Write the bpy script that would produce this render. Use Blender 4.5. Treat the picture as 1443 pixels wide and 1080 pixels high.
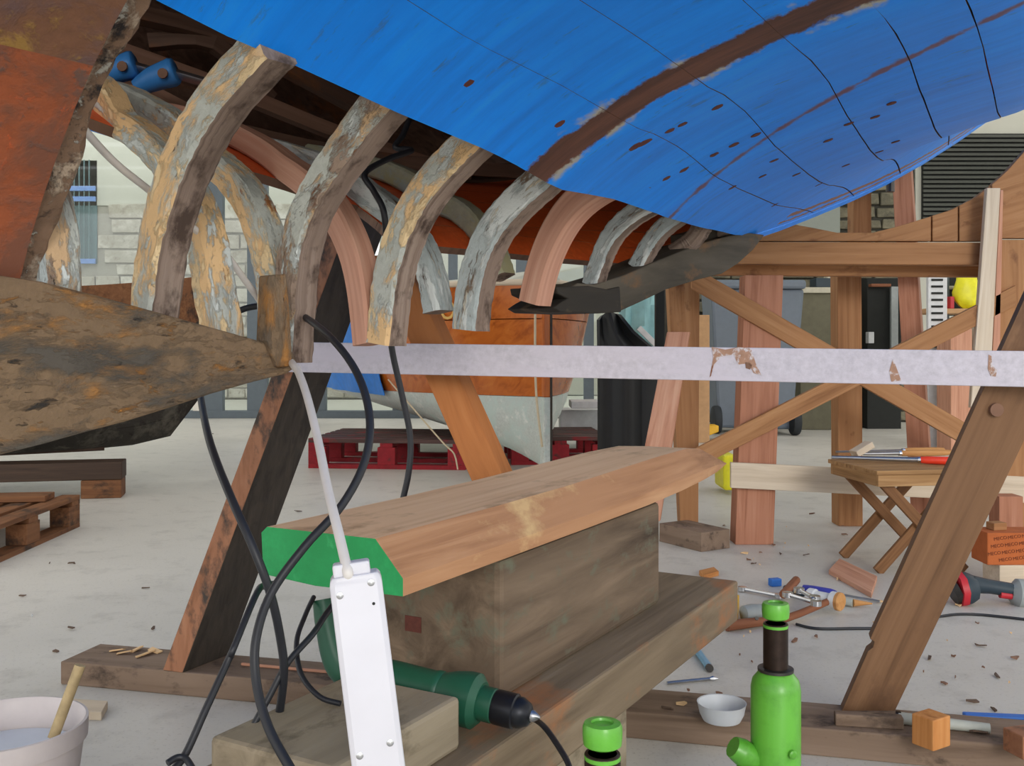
import bpy, bmesh, math, random
from mathutils import Vector, Matrix
random.seed(7)
scene = bpy.context.scene
for o in list(bpy.data.objects): bpy.data.objects.remove(o)

# ------------------------------------------------------------------ camera, sky, exposure
F, HZ, EYE = 1400.0, 490.0, 0.95           # focal length in pixels, horizon row, eye height
cam_d = bpy.data.cameras.new('camera'); cam = bpy.data.objects.new('camera', cam_d)
scene.collection.objects.link(cam); scene.camera = cam
cam.location = (0, 0, EYE); cam.rotation_euler = (math.pi/2, 0, 0)
cam_d.sensor_width = 36; cam_d.lens = F/1443*36; cam_d.shift_y = -50/1443; cam_d.clip_end = 200; cam_d.clip_start = .02
world = bpy.data.worlds.new('overcast_sky'); scene.world = world; world.use_nodes = True
bgn = world.node_tree.nodes['Background']
bgn.inputs[0].default_value = (1.0, 0.985, 0.955, 1); bgn.inputs[1].default_value = 1.0
scene.view_settings.view_transform = 'Standard'; scene.view_settings.look = 'None'
scene.view_settings.exposure = 0.66; scene.view_settings.gamma = 1; scene.view_settings.use_curve_mapping = False
sun_d = bpy.data.lights.new('rib_fill_sun', 'SUN'); sun_d.energy = 0.75; sun_d.angle = math.radians(20); sun_d.color = (1, .97, .92)
sun = bpy.data.objects.new('rib_fill_sun', sun_d); scene.collection.objects.link(sun)
sun.rotation_euler = (math.radians(74), 0, math.radians(14))     # low soft sun added behind the camera to brighten the ribs

# ------------------------------------------------------------------ pixel / space helpers (frame 1443x1080)
CX = 721.5
def P(px, py, Y): return Vector(((px-CX)/F*Y, Y, EYE-(py-HZ)/F*Y))
def PZ(px, py, z):
    Y = (EYE-z)*F/(py-HZ); return Vector(((px-CX)/F*Y, Y, z))
# boat frame: u forward along the keel, v outboard towards the viewer, w up
TH = math.atan((1850-CX)/F); SN, CS = math.sin(TH), math.cos(TH)
YB = 1.75; XB = (405-CX)/F*YB
def B(u, v, w): return Vector((XB+SN*u+CS*v, YB+CS*u-SN*v, w))
def toB(p):
    dx, dy = p.x-XB, p.y-YB
    return (SN*dx+CS*dy, CS*dx-SN*dy, p.z)
def PU(px, py, u):
    a = (px-CX)/F; Y = (SN*XB+CS*YB+u)/(SN*a+CS); return P(px, py, Y)
def PV(px, py, v):
    a = (px-CX)/F; Y = (CS*XB-SN*YB+v)/(CS*a-SN); return P(px, py, Y)
def lerp(a, b, t): return a+(b-a)*t
def interp(xs, ys, x):
    if x <= xs[0]: i = 0
    elif x >= xs[-1]: i = len(xs)-2
    else:
        i = 0
        while xs[i+1] < x: i += 1
    t = (x-xs[i])/(xs[i+1]-xs[i])
    return lerp(ys[i], ys[i+1], t)
def spline(pts, n=8):
    """Catmull-Rom through 3-D points"""
    pts = [Vector(p) for p in pts]; out = []
    for i in range(len(pts)-1):
        p0 = pts[max(i-1, 0)]; p1 = pts[i]; p2 = pts[i+1]; p3 = pts[min(i+2, len(pts)-1)]
        for k in range(n):
            t = k/n
            out.append(.5*((2*p1)+(p2-p0)*t+(2*p0-5*p1+4*p2-p3)*t*t+(3*p1-p0-3*p2+p3)*t**3))
    out.append(pts[-1]); return out

# ------------------------------------------------------------------ objects
COL = scene.collection
def thing(name, label, cat, loc=(0, 0, 0), group=None):
    o = bpy.data.objects.new(name, None); COL.objects.link(o); o.location = loc; o.empty_display_size = .1
    o['label'] = label; o['category'] = cat
    if group: o['group'] = group
    return o
def tag(o, label, cat, group=None):
    o['label'] = label; o['category'] = cat
    if group: o['group'] = group
    return o
def world_loc(o):
    l = Vector((0, 0, 0))
    while o: l += o.location; o = o.parent if o.type == 'EMPTY' or o.parent else None
    return l
def mesh_obj(name, verts, faces, mats, parent=None, smooth=False, gc=None, fmat=None, bevel=0, angle=40):
    me = bpy.data.meshes.new(name)
    me.from_pydata([tuple(v) for v in verts], [], faces)
    if not isinstance(mats, (list, tuple)): mats = [mats]
    for m in mats: me.materials.append(M[m] if isinstance(m, str) else m)
    if fmat:
        for p, i in zip(me.polygons, fmat): p.material_index = i
    at = me.attributes.new('gc', 'FLOAT_VECTOR', 'POINT')
    g = gc if gc else verts
    flat = [c for v in g for c in v]
    at.data.foreach_set('vector', flat)
    bm = bmesh.new(); bm.from_mesh(me); bmesh.ops.recalc_face_normals(bm, faces=bm.faces); bm.to_mesh(me); bm.free()
    if smooth:
        for p in me.polygons: p.use_smooth = True
        me.set_sharp_from_angle(angle=math.radians(angle))
    o = bpy.data.objects.new(name, me); COL.objects.link(o)
    if parent:
        o.parent = parent
        l = Vector((0, 0, 0)); q = parent
        while q: l += q.location; q = q.parent
        o.matrix_parent_inverse = Matrix.Translation(-parent.location) if parent.type == 'EMPTY' else Matrix.Identity(4)
    if bevel:
        b = o.modifiers.new('bevel', 'BEVEL'); b.width = bevel; b.segments = 2; b.limit_method = 'ANGLE'; b.angle_limit = math.radians(35)
    return o
BOXF = [(0,1,3,2),(4,6,7,5),(0,4,5,1),(2,3,7,6),(0,2,6,4),(1,5,7,3)]
rnd = lambda: random.uniform(-20, 20)
def box(name, mat, origin, ax, ay, az, parent=None, bevel=.003):
    """box from a corner and three edge vectors; grain along the longest edge"""
    o = Vector(origin); ax, ay, az = Vector(ax), Vector(ay), Vector(az)
    vs = []; gc = []
    L = [ax.length, ay.length, az.length]; order = sorted(range(3), key=lambda i: -L[i])
    r = (rnd(), rnd(), rnd())
    for i in (0, 1):
        for j in (0, 1):
            for k in (0, 1):
                vs.append(o+ax*i+ay*j+az*k); l = (L[0]*i, L[1]*j, L[2]*k)
                gc.append(tuple(l[order[q]]+r[q] for q in range(3)))
    return mesh_obj(name, vs, BOXF, mat, parent, gc=gc, bevel=bevel)
def cbox(name, mat, c, sx, sy, sz, rz=0, parent=None, bevel=.003):
    """box standing on c (bottom centre), turned rz about z"""
    cx = Vector((math.cos(rz), math.sin(rz), 0)); cy = Vector((-math.sin(rz), math.cos(rz), 0))
    c = Vector(c); return box(name, mat, c-cx*sx/2-cy*sy/2, cx*sx, cy*sy, Vector((0, 0, sz)), parent, bevel)
def beam(name, mat, p0, p1, w, h, up=(0, 0, 1), parent=None, bevel=.003):
    """board from p0 to p1 (centre line), w sideways, h along up"""
    p0, p1 = Vector(p0), Vector(p1); d = p1-p0; s = d.cross(Vector(up)).normalized(); u = s.cross(d).normalized()
    return box(name, mat, p0-s*w/2-u*h/2, d, s*w, u*h, parent, bevel)
def quadboard(name, mat, q, back, parent=None, bevel=.003):
    """board whose front face is the quad q (4 points round), extruded by vector back"""
    q = [Vector(p) for p in q]; b = Vector(back); vs = q+[p+b for p in q]
    fs = [(0,1,2,3),(7,6,5,4)]+[(i,(i+1)%4,4+(i+1)%4,4+i) for i in range(4)]
    e0 = (q[1]-q[0]); e1 = (q[3]-q[0])
    lng, sh = (e0, e1) if e0.length > e1.length else (e1, e0)
    l = lng.normalized(); t = b.normalized(); s = l.cross(t); r = (rnd(), rnd(), rnd())
    gc = [((v-q[0]).dot(l)+r[0], (v-q[0]).dot(s)+r[1], (v-q[0]).dot(t)+r[2]) for v in vs]
    return mesh_obj(name, vs, fs, mat, parent, gc=gc, bevel=bevel)
def prism(name, mat, poly, back, parent=None, bevel=.002, along=None, fmat=None):
    """extrude a planar polygon of 3-D points by vector back"""
    q = [Vector(p) for p in poly]; b = Vector(back); n = len(q); vs = q+[p+b for p in q]
    fs = [tuple(range(n)), tuple(range(2*n-1, n-1, -1))]+[(i,(i+1)%n,n+(i+1)%n,n+i) for i in range(n)]
    l = Vector(along).normalized() if along else (q[1]-q[0]).normalized(); t = b.normalized(); s = l.cross(t).normalized(); r = (rnd(), rnd(), rnd())
    gc = [((v-q[0]).dot(l)+r[0], (v-q[0]).dot(s)+r[1], (v-q[0]).dot(t)+r[2]) for v in vs]
    return mesh_obj(name, vs, fs, mat, parent, gc=gc, bevel=bevel, fmat=fmat)
def frames(pts):
    ts = []
    for i in range(len(pts)):
        a = pts[max(i-1, 0)]; b = pts[min(i+1, len(pts)-1)]; ts.append((b-a).normalized())
    n = ts[0].orthogonal().normalized(); out = []
    for t in ts:
        n = (n-t*n.dot(t)).normalized(); out.append((t, n, t.cross(n)))
    return out
def tube(name, mat, pts, r, parent=None, seg=8, n=6, smooth=True):
    """round cable through control points; r a number or list per control point"""
    sp = spline(pts, n) if n > 1 else [Vector(p) for p in pts]
    rs = [r]*len(sp) if not isinstance(r, (list, tuple)) else [interp(list(range(len(r))), r, i/(n if n > 1 else 1)) for i in range(len(sp))]
    vs, fs, gc = [], [], []; L = 0
    for i, (p, (t, a, b)) in enumerate(zip(sp, frames(sp))):
        if i: L += (p-sp[i-1]).length
        for k in range(seg):
            an = 2*math.pi*k/seg; vs.append(p+(a*math.cos(an)+b*math.sin(an))*rs[i]); gc.append((L, math.cos(an)*rs[i], math.sin(an)*rs[i]))
    for i in range(len(sp)-1):
        for k in range(seg):
            fs.append((i*seg+k, i*seg+(k+1) % seg, (i+1)*seg+(k+1) % seg, (i+1)*seg+k))
    fs.append(tuple(range(seg-1, -1, -1))); fs.append(tuple(range((len(sp)-1)*seg, len(sp)*seg)))
    return mesh_obj(name, vs, fs, mat, parent, smooth=smooth, gc=gc, angle=60)
def lathe(name, mat, base, axis, prof, parent=None, seg=24, angle=35, squash=None):
    """profile [(r, h)...] round an axis from base; squash=(vector, factor) flattens"""
    base = Vector(base); ax = Vector(axis).normalized(); a = ax.orthogonal().normalized(); b = ax.cross(a)
    if squash:
        a = (Vector(squash[0])-ax*ax.dot(Vector(squash[0]))).normalized(); b = ax.cross(a); kf = squash[1]
    else: kf = 1
    vs, fs, gc = [], [], []
    for r, h in prof:
        for k in range(seg):
            an = 2*math.pi*k/seg; vs.append(base+ax*h+a*math.cos(an)*r*kf+b*math.sin(an)*r); gc.append((h, math.cos(an)*r, math.sin(an)*r))
    for i in range(len(prof)-1):
        for k in range(seg):
            fs.append((i*seg+k, i*seg+(k+1) % seg, (i+1)*seg+(k+1) % seg, (i+1)*seg+k))
    fs.append(tuple(range(seg-1, -1, -1))); fs.append(tuple(range((len(prof)-1)*seg, len(prof)*seg)))
    return mesh_obj(name, vs, fs, mat, parent, smooth=True, gc=gc, angle=angle)
def grid(name, mat, rows, parent=None, thick=0, smooth=True, gc=None, mats2=None, nrm=None):
    """surface from rows of points; thick>0 adds a back skin along -normal (nrm gives direction) """
    nr, nc = len(rows), len(rows[0]); vs = [Vector(p) for r in rows for p in r]; fs = []
    g = list(gc) if gc else [tuple(v) for v in vs]
    for i in range(nr-1):
        for j in range(nc-1): fs.append((i*nc+j, i*nc+j+1, (i+1)*nc+j+1, (i+1)*nc+j))
    fm = [0]*len(fs)
    if thick:
        N = nr*nc; ns = [Vector((0, 0, 0)) for _ in vs]
        for f in fs:
            nn = (vs[f[1]]-vs[f[0]]).cross(vs[f[3]]-vs[f[0]])
            if nn.length < 1e-12: continue
            nn.normalize()
            for q in f: ns[q] += nn
        for q in range(N):
            if ns[q].length < 1e-9: ns[q] = Vector((0, 0, 1))
            ns[q].normalize()
            if nrm and ns[q].dot(nrm) < 0: ns[q] = -ns[q]
        vs += [vs[q]+ns[q]*thick for q in range(N)]; g += g[:]
        nf = len(fs); fs += [tuple(N+q for q in reversed(f)) for f in fs]; fm += [1 if mats2 else 0]*nf
        ring = [j for j in range(nc)]+[i*nc+nc-1 for i in range(1, nr)]+[(nr-1)*nc+j for j in range(nc-2, -1, -1)]+[i*nc for i in range(nr-2, 0, -1)]
        for a, b in zip(ring, ring[1:]+ring[:1]): fs.append((a, b, N+b, N+a)); fm.append(2 if mats2 else 0)
    ms = [mat]+list(mats2) if mats2 else [mat]
    return mesh_obj(name, vs, fs, ms, parent, smooth=smooth, gc=g, fmat=fm if mats2 else None, angle=50)
def textmesh(name, body, mat, size, origin, ex, ey, parent=None, thick=.001):
    cu = bpy.data.curves.new(name, 'FONT'); cu.body = body; cu.size = size; cu.extrude = thick; cu.resolution_u = 3
    t = bpy.data.objects.new('tmp', cu); COL.objects.link(t)
    me = bpy.data.meshes.new_from_object(t.evaluated_get(bpy.context.evaluated_depsgraph_get()))
    bpy.data.objects.remove(t)
    ex = Vector(ex).normalized(); ey = Vector(ey); ey = (ey-ex*ey.dot(ex)).normalized(); ez = ex.cross(ey); o = Vector(origin)
    vs = [o+ex*v.co.x+ey*v.co.y+ez*v.co.z for v in me.vertices]; fs = [tuple(p.vertices) for p in me.polygons]
    bpy.data.meshes.remove(me)
    return mesh_obj(name, vs, fs, mat, parent)

# ------------------------------------------------------------------ materials
M = {}
def lin(c):
    c = [x/255 for x in c]
    return tuple((x/12.92 if x <= .04045 else ((x+.055)/1.055)**2.4) for x in c)+(1,)
def base_mat(name, rough=.6, metal=0, spec=.4):
    m = bpy.data.materials.new(name); m.use_nodes = True; nt = m.node_tree
    b = nt.nodes['Principled BSDF']; b.inputs['Roughness'].default_value = rough; b.inputs['Metallic'].default_value = metal
    b.inputs['Specular IOR Level'].default_value = spec
    M[name] = m; return m, nt, b
def coords(nt, scale=(1, 1, 1)):
    a = nt.nodes.new('ShaderNodeAttribute'); a.attribute_name = 'gc'
    mp = nt.nodes.new('ShaderNodeMapping'); mp.inputs['Scale'].default_value = scale
    nt.links.new(a.outputs['Vector'], mp.inputs['Vector']); return mp.outputs['Vector']
def noise(nt, vec, scale, detail=4, rough=.55, dist=0):
    n = nt.nodes.new('ShaderNodeTexNoise'); n.inputs['Scale'].default_value = scale; n.inputs['Detail'].default_value = detail
    n.inputs['Roughness'].default_value = rough; n.inputs['Distortion'].default_value = dist
    nt.links.new(vec, n.inputs['Vector']); return n.outputs['Fac']
def ramp(nt, fac, stops, mode='LINEAR'):
    r = nt.nodes.new('ShaderNodeValToRGB'); r.color_ramp.interpolation = mode; el = r.color_ramp.elements
    while len(el) < len(stops): el.new(.5)
    for e, (p, c) in zip(el, stops): e.position = p; e.color = c
    nt.links.new(fac, r.inputs[0]); return r.outputs[0]
def mix(nt, fac, a, b, blend='MIX'):
    n = nt.nodes.new('ShaderNodeMix'); n.data_type = 'RGBA'; n.blend_type = blend
    for s, v in ((0, fac), (6, a), (7, b)):
        if isinstance(v, (int, float)): n.inputs[s].default_value = v
        elif isinstance(v, tuple): n.inputs[s].default_value = v
        else: nt.links.new(v, n.inputs[s])
    return n.outputs[2]
def mathn(nt, op, a, b=0.0, c=0.0):
    n = nt.nodes.new('ShaderNodeMath'); n.operation = op
    for i, v in enumerate((a, b, c)):
        if isinstance(v, (int, float)): n.inputs[i].default_value = v
        else: nt.links.new(v, n.inputs[i])
    return n.outputs[0]
def bump(nt, b, h, strength=.3, dist=.01):
    n = nt.nodes.new('ShaderNodeBump'); n.inputs['Strength'].default_value = strength; n.inputs['Distance'].default_value = dist
    nt.links.new(h, n.inputs['Height']); nt.links.new(n.outputs[0], b.inputs['Normal'])
BW = lambda lo, hi: [(lo, (0, 0, 0, 1)), (hi, (1, 1, 1, 1))]
def wood(name, dark, mid, light, stain=None, amount=.5, sscale=6, rough=.65, grain=38, bmp=.25, spec=.3):
    m, nt, b = base_mat(name, rough, 0, spec)
    v = coords(nt, (1.6, grain, grain)); g = noise(nt, v, 1.0, 6, .6, .6)
    c = ramp(nt, g, [(.28, lin(dark)), (.5, lin(mid)), (.72, lin(light))])
    v2 = coords(nt, (1, 2.2, 2.2))
    big = noise(nt, v2, 2.5, 3, .5)
    c = mix(nt, ramp(nt, big, BW(.35, .75)), c, lin(mid))
    if stain:
        s = noise(nt, coords(nt, (1, 1.6, 1.6)), sscale, 8, .65)
        c = mix(nt, ramp(nt, s, BW(.62-amount*.3, .72-amount*.2)), c, lin(stain))
    nt.links.new(c, b.inputs['Base Color']); bump(nt, b, g, bmp, .004); return m
def patchy(name, base, layers, rough=.6, stretch=(1, 1, 1), bmp=.35, spec=.3):
    """paint layers over one another: (colour, scale, lo, hi)"""
    m, nt, b = base_mat(name, rough, 0, spec); c = None
    fine = noise(nt, coords(nt, (3, 3, 3)), 20, 6, .7)
    c = ramp(nt, fine, [(.3, tuple(x*.75 for x in lin(base)[:3])+(1,)), (.7, lin(base))])
    hsum = fine
    for i, (col, sc, lo, hi) in enumerate(layers):
        at = coords(nt, stretch); off = nt.nodes.new('ShaderNodeVectorMath'); off.operation = 'ADD'; off.inputs[1].default_value = (i*3.7, i*1.3, i*5.1)
        nt.links.new(at, off.inputs[0]); n = noise(nt, off.outputs[0], sc, 8, .68, .3); f = ramp(nt, n, BW(lo, hi))
        c = mix(nt, f, c, lin(col)); hsum = mathn(nt, 'ADD', hsum, f)
    nt.links.new(c, b.inputs['Base Color']); bump(nt, b, hsum, bmp, .003); return m
def plain(name, col, rough=.5, metal=0, var=.12, scale=15, spec=.4):
    m, nt, b = base_mat(name, rough, metal, spec); n = noise(nt, coords(nt), scale, 5, .6)
    l = lin(col); c = ramp(nt, n, [(.3, tuple(x*(1-var) for x in l[:3])+(1,)), (.7, tuple(min(1, x*(1+var*.6)) for x in l[:3])+(1,))])
    nt.links.new(c, b.inputs['Base Color']); return m

wood('pine_orange', (122,80,46), (160,114,74), (180,136,94), (112,72,44), .1, 4)
wood('pine_pink', (150,96,72), (196,144,118), (214,170,144), None)
wood('pine_redbrown', (132,82,58), (170,116,90), (188,138,112), None)
wood('pine_pale', (176,158,136), (204,188,166), (220,208,190), None)
wood('fresh_rib', (150,104,84), (190,142,120), (206,166,144), None, grain=60)
wood('new_keel_lit_top', (196,152,112), (232,192,152), (242,208,172), (186,148,112), .2, 5)  # top face colour lightened to make up for the shade under the boat
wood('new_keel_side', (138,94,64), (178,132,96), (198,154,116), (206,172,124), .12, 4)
wood('brown_leg', (86,60,40), (120,88,62), (138,104,76), (98,70,50), .25, 3)
wood('leg_orange', (136,78,34), (178,112,60), (196,132,78), None, grain=26)
wood('dark_leg', (44,40,36), (64,58,52), (80,72,64), (40,36,34), .3, 4)
wood('dark_leg_edge', (120,78,52), (152,104,76), (168,120,90), (62,54,48), .42, 9)
wood('old_block', (64,52,42), (108,92,76), (142,122,102), (104,104,88), .24, 9, .9, 16, .9)
wood('grey_plank', (92,78,62), (126,110,90), (146,130,108), (158,106,70), .3, 3, .85, 24, .5)
wood('base_board', (92,74,60), (128,108,92), (150,130,114), (74,62,54), .3, 8, .85, 18)
wood('slab', (100,90,74), (144,132,112), (164,152,132), (104,94,78), .3, 7, .9, 18, .6)
wood('block_orange', (150,92,44), (190,128,72), (206,150,94), None)
wood('black_wood', (22,20,18), (46,42,36), (66,60,52), (98,84,66), .15, 5, .8, 16, .6)
wood('forefoot_wood', (44,40,34), (74,68,58), (98,90,78), (112,84,58), .18, 6, .85, 12, .5)
wood('pallet_wood', (84,52,30), (124,82,52), (146,104,70), (62,46,36), .35, 5)
wood('dark_timber', (46,34,28), (70,54,44), (92,70,56), None)
wood('interior_dark', (66,48,40), (112,86,72), (140,110,92), (150,98,64), .2, 3)
wood('bare_rib', (70,56,48), (132,114,102), (172,156,142), (72,58,50), .36, 12, .9, 44, 1.0)
wood('varnish', (132,58,14), (186,98,34), (206,122,50), None, .3, 3, .22, 14, .05, .5)
wood('stool_wood', (116,82,48), (160,122,80), (184,148,104), None)
wood('stool_dark', (92,60,34), (124,86,54), (146,106,70), None)
wood('tool_handle', (150,96,50), (190,138,84), (208,162,108), None)
wood('handle_brown', (98,56,36), (134,84,58), (150,100,72), None)
patchy('keel_old', (128,106,82), [((164,116,64), 8, .51, .62), ((88,82,74), 9, .50, .62), ((140,118,94), 14, .55, .66), ((178,122,60), 18, .61, .70), ((62,58,54), 20, .61, .68)], .9, (.7, 1.8, 1.8), 1.0)
patchy('aft_plank', (126,88,66), [((104,80,76), 9, .46, .6), ((150,116,62), 15, .54, .64), ((92,78,78), 8, .56, .68)], .75, (1, 1, 1), .5)
patchy('aft_orange', (158,86,54), [((120,76,58), 8, .45, .58), ((206,92,46), 17, .58, .66), ((104,78,68), 22, .57, .65)], .6, (1, 1, 1), .4)
patchy('aft_edge', (128,102,82), [((168,150,130), 18, .5, .58), ((44,40,40), 14, .51, .58), ((196,192,180), 30, .6, .64), ((190,96,56), 12, .6, .66)], .85, (1, 1, 1), .8)
patchy('rib_ochre', (190,194,186), [((220,184,136), 9, .46, .52), ((226,200,156), 24, .54, .6), ((196,202,198), 20, .55, .60), ((164,108,62), 16, .62, .67), ((96,78,66), 34, .66, .70)], .75, (.55, 1.2, 1.2), .8)
patchy('rib_grey', (188,192,184), [((198,166,128), 13, .5, .56), ((150,130,114), 16, .53, .59), ((204,210,206), 22, .55, .60), ((126,90,66), 18, .61, .66), ((74,60,52), 34, .64, .69)], .75, (.55, 1.3, 1.3), .9)
patchy('rib_pale', (178,188,188), [((202,208,206), 14, .48, .55), ((214,204,182), 18, .57, .62), ((126,108,90), 17, .58, .63), ((90,76,64), 30, .62, .68)], .7, (.4, 1.5, 1.5), .8)
patchy('rib_olive', (168,168,150), [((160,156,120), 6, .46, .6), ((150,160,158), 10, .54, .64)], .7, (.6, 1.2, 1.2), .3)
patchy('orange_paint', (232,100,44), [((216,88,38), 5, .48, .62), ((240,112,54), 9, .56, .7)], .5, (1, 3, 3), .1)
patchy('white_beam', (208,203,213), [((201,195,206), 5, .48, .6), ((176,158,150), 30, .74, .77)], .55, (.5, 2, 2), .15)
patchy('bare_chip', (178,140,118), [((206,198,200), 30, .5, .56), ((124,76,50), 22, .58, .64)], .8)
patchy('green_end', (44,160,92), [((38,146,82), 9, .45, .62), ((62,170,104), 25, .58, .7)], .55, (1, 1, 1), .1)
patchy('jack_green', (92,168,54), [((100,178,60), 6, .45, .6), ((84,152,48), 12, .6, .72), ((70,90,40), 40, .70, .74)], .32, (1, 1, 1), .05, .5)
patchy('dark_hull', (62,58,52), [((92,88,78), 6, .5, .62), ((40,36,32), 9, .56, .68)], .8)
patchy('white_hull', (206,212,206), [((192,206,200), 5, .46, .6), ((220,222,216), 9, .55, .65), ((168,170,160), 16, .66, .72)], .45, (1, 1, 1), .1)
patchy('red_paint', (166,36,46), [((140,30,38), 6, .46, .6), ((86,50,46), 10, .58, .68)], .6)
patchy('stone', (186,180,166), [((200,196,184), 2, .46, .6), ((158,150,136), 5, .54, .68), ((140,132,120), 12, .6, .72)], .9, (1, 1, 1), .6)
patchy('stone_dark', (112,108,92), [((132,126,106), 3, .46, .6), ((84,82,72), 6, .54, .68)], .9, (1, 1, 1), .6)
patchy('mortar', (176,172,160), [((160,156,146), 4, .48, .62)], .95)
patchy('mortar_dark', (84,82,74), [((70,68,62), 4, .48, .62)], .95)
plain('cable_black', (34,36,42), .45, 0, .1); plain('cable_white', (214,210,206), .5, 0, .08); plain('strip_white', (208,208,216), .4, 0, .03)
plain('steel', (176,178,182), .3, .9, .15); plain('steel_dark', (74,72,70), .4, .8, .2); plain('chrome', (206,208,212), .18, 1, .05)
plain('jack_screw', (52,40,34), .45, .6, .3, 60); plain('drill_green', (30,82,62), .4, 0, .12); plain('chuck_black', (38,40,46), .35, .5, .15)
plain('bucket', (200,192,192), .5, 0, .08); plain('bucket_paint', (206,214,226), .35, 0, .05); plain('stick', (170,150,112), .6, 0, .25, 40)
plain('mullion', (98,108,116), .5, .2, .06); plain('mullion_white', (222,218,208), .6); plain('blue_bars', (110,146,206), .5); plain('window_glass_dark', (92,120,124), .3)
plain('tarp_blue', (24,122,216), .5, 0, .15); plain('bin_grey', (108,118,130), .5, 0, .06); plain('bin_wheel', (42,46,50), .7)
wood('pallet_dirty', (58,42,40), (84,62,58), (110,84,78), (140,40,44), .2, 4); wood('stringer_pink', (120,86,70), (164,126,106), (186,148,128), None)
plain('bag_yellow', (232,226,40), .4, 0, .12); plain('black_plastic', (24,25,26), .45, 0, .2); plain('teal', (150,200,204), .4, 0, .14, 8)
plain('shutter', (78,80,74), .6, .2, .08); plain('render_pale', (196,196,184), .9, 0, .05, 2); plain('grey_panel', (140,146,138), .7, 0, .05)
plain('olive_panel', (112,108,88), .7); plain('dark_gap', (34,36,34), .8); plain('shelf_cream', (196,190,170), .6); plain('handle_red', (226,64,40), .4)
plain('handle_blue', (60,66,160), .45); plain('blue_bright', (44,110,196), .45); plain('yellow_tool', (226,176,40), .5); plain('tool_red', (190,40,52), .45)
plain('tool_dark', (44,58,68), .5); plain('bosch_grey', (150,156,156), .45); plain('light_blue_tube', (110,164,192), .35); plain('clamp_blue', (60,132,204), .45)
plain('plug', (96,50,40), .8, 0, .3, 60); plain('gold', (216,176,96), .5); plain('rope', (206,190,160), .85); plain('brick_orange', (182,98,50), .85, 0, .15)
plain('brick_print', (104,50,28), .85); plain('cardboard', (190,150,110), .85); plain('white_metal', (208,210,212), .5); plain('wood_chip', (222,186,140), .8, 0, .2)
plain('splinter', (96,78,66), .9); plain('chip_dark', (126,94,76), .8); plain('rubber_grey', (176,180,172), .5)
# ------------------------------------------------------------------ hull shape of the blue boat
SP = .23
RIBPX = {'A':[(379,71),(335,117),(297,166),(264,210),(242,257),(233,292),(222,352),(216,390),(206,462)],
'B':[(554,146),(525,175),(487,228),(458,254),(437,288),(420,332),(415,367),(411,425),(407,512)],
'C':[(680,201),(627,248),(601,280),(583,309),(569,343),(557,367),(551,425),(545,488)],
'D':[(785,251),(752,277),(726,305),(694,335),(685,361),(671,413),(668,467)],
'E':[(857,273),(817,294),(796,320),(782,346),(767,381),(757,431)],
'F':[(925,294),(890,314),(863,337),(849,367),(837,405)],
'G':[(965,308),(933,329),(916,352),(901,382)],
'H':[(997,317),(977,346),(950,364)], 'I':[(1030,323),(1009,337),(996,343)]}
def smooth2(pl, n=11, it=3):
    d = [0]
    for a, b in zip(pl, pl[1:]): d.append(d[-1]+math.hypot(b[0]-a[0], b[1]-a[1]))
    q = [[interp(d, [p[c] for p in pl], d[-1]*i/(n-1)) for c in (0, 1)] for i in range(n)]
    for _ in range(it): q = [q[0]]+[[(q[i-1][c]+2*q[i][c]+q[i+1][c])/4 for c in (0, 1)] for i in range(1, n-1)]+[q[-1]]
    return [tuple(p) for p in q]
SEC = {}                                    # near-side sections, keel upwards, in (v, w)
for i, (k, pts) in enumerate(RIBPX.items()):
    u = (i-1)*SP if k != 'A' else -.265
    SEC[k] = (u, smooth2([toB(PU(x, y, u))[1:] for x, y in reversed(pts)]))
A0 = smooth2([toB(PU(x, y, -.23))[1:] for x, y in reversed(RIBPX['A'])], 9)
NB = [k for k in SEC if k != 'A']
EU = [-1.6, -.7, -.46, -.23]+[SEC[k][0] for k in NB]
EV = [.27, .265, .26, A0[-1][0]]+[SEC[k][1][-1][0] for k in NB]
EW = [1.50, 1.455, 1.415, A0[-1][1]]+[SEC[k][1][-1][1] for k in NB]
STEMPX = [(1050,327),(1100,311),(1150,292),(1200,272),(1250,249),(1300,222),(1350,191),(1400,157),(1443,123),(1500,76)]
STEM = [toB(PV(x, y, -.01)) for x, y in STEMPX]
EU += [s[0] for s in STEM]; EV += [-.01]*len(STEM); EW += [s[2] for s in STEM]
def field(u, v):
    """height of the outer face of the frames"""
    v0 = interp(EU, EV, u); w0 = interp(EU, EW, u); t = v-v0
    k = max(0, min(1, (u-1.4)/3.2))
    m0, mi, la = lerp(.66, 1.0, k), lerp(.10, .62, k), .30
    if t < 0: return w0+m0*t
    return w0+mi*t+(m0-mi)*la*(1-math.exp(-t/la))+.9*max(0, t-.75)**2
def hit(px, py, off=0.0):
    lo = .25; Y = lo; step = .02
    def h(Y):
        p = P(px, py, Y); b = toB(p); return b[2]-(field(b[0], b[1])-off)
    while Y < 12 and h(Y) < 0: lo = Y; Y += step
    a, b = lo, Y
    for _ in range(30):
        m = (a+b)/2
        if h(m) < 0: a = m
        else: b = m
    return P(px, py, a)
def resample(pl, n):
    d = [0]
    for a, b in zip(pl, pl[1:]): d.append(d[-1]+math.hypot(b[0]-a[0], b[1]-a[1]))
    return [(interp(d, [p[0] for p in pl], d[-1]*i/(n-1)), interp(d, [p[1] for p in pl], d[-1]*i/(n-1))) for i in range(n)]
SK = list(SEC)
SR = {k: resample(SEC[k][1], 9) for k in SK}
def section(u):
    us = [SEC[k][0] for k in SK]
    return [(interp(us, [SR[k][i][0] for k in SK], u), interp(us, [SR[k][i][1] for k in SK], u)) for i in range(9)]
MIR = -.08                                   # centre plane of the boat at v = -.04
def Bm(u, v, w): return B(u, MIR-v, w)

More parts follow.
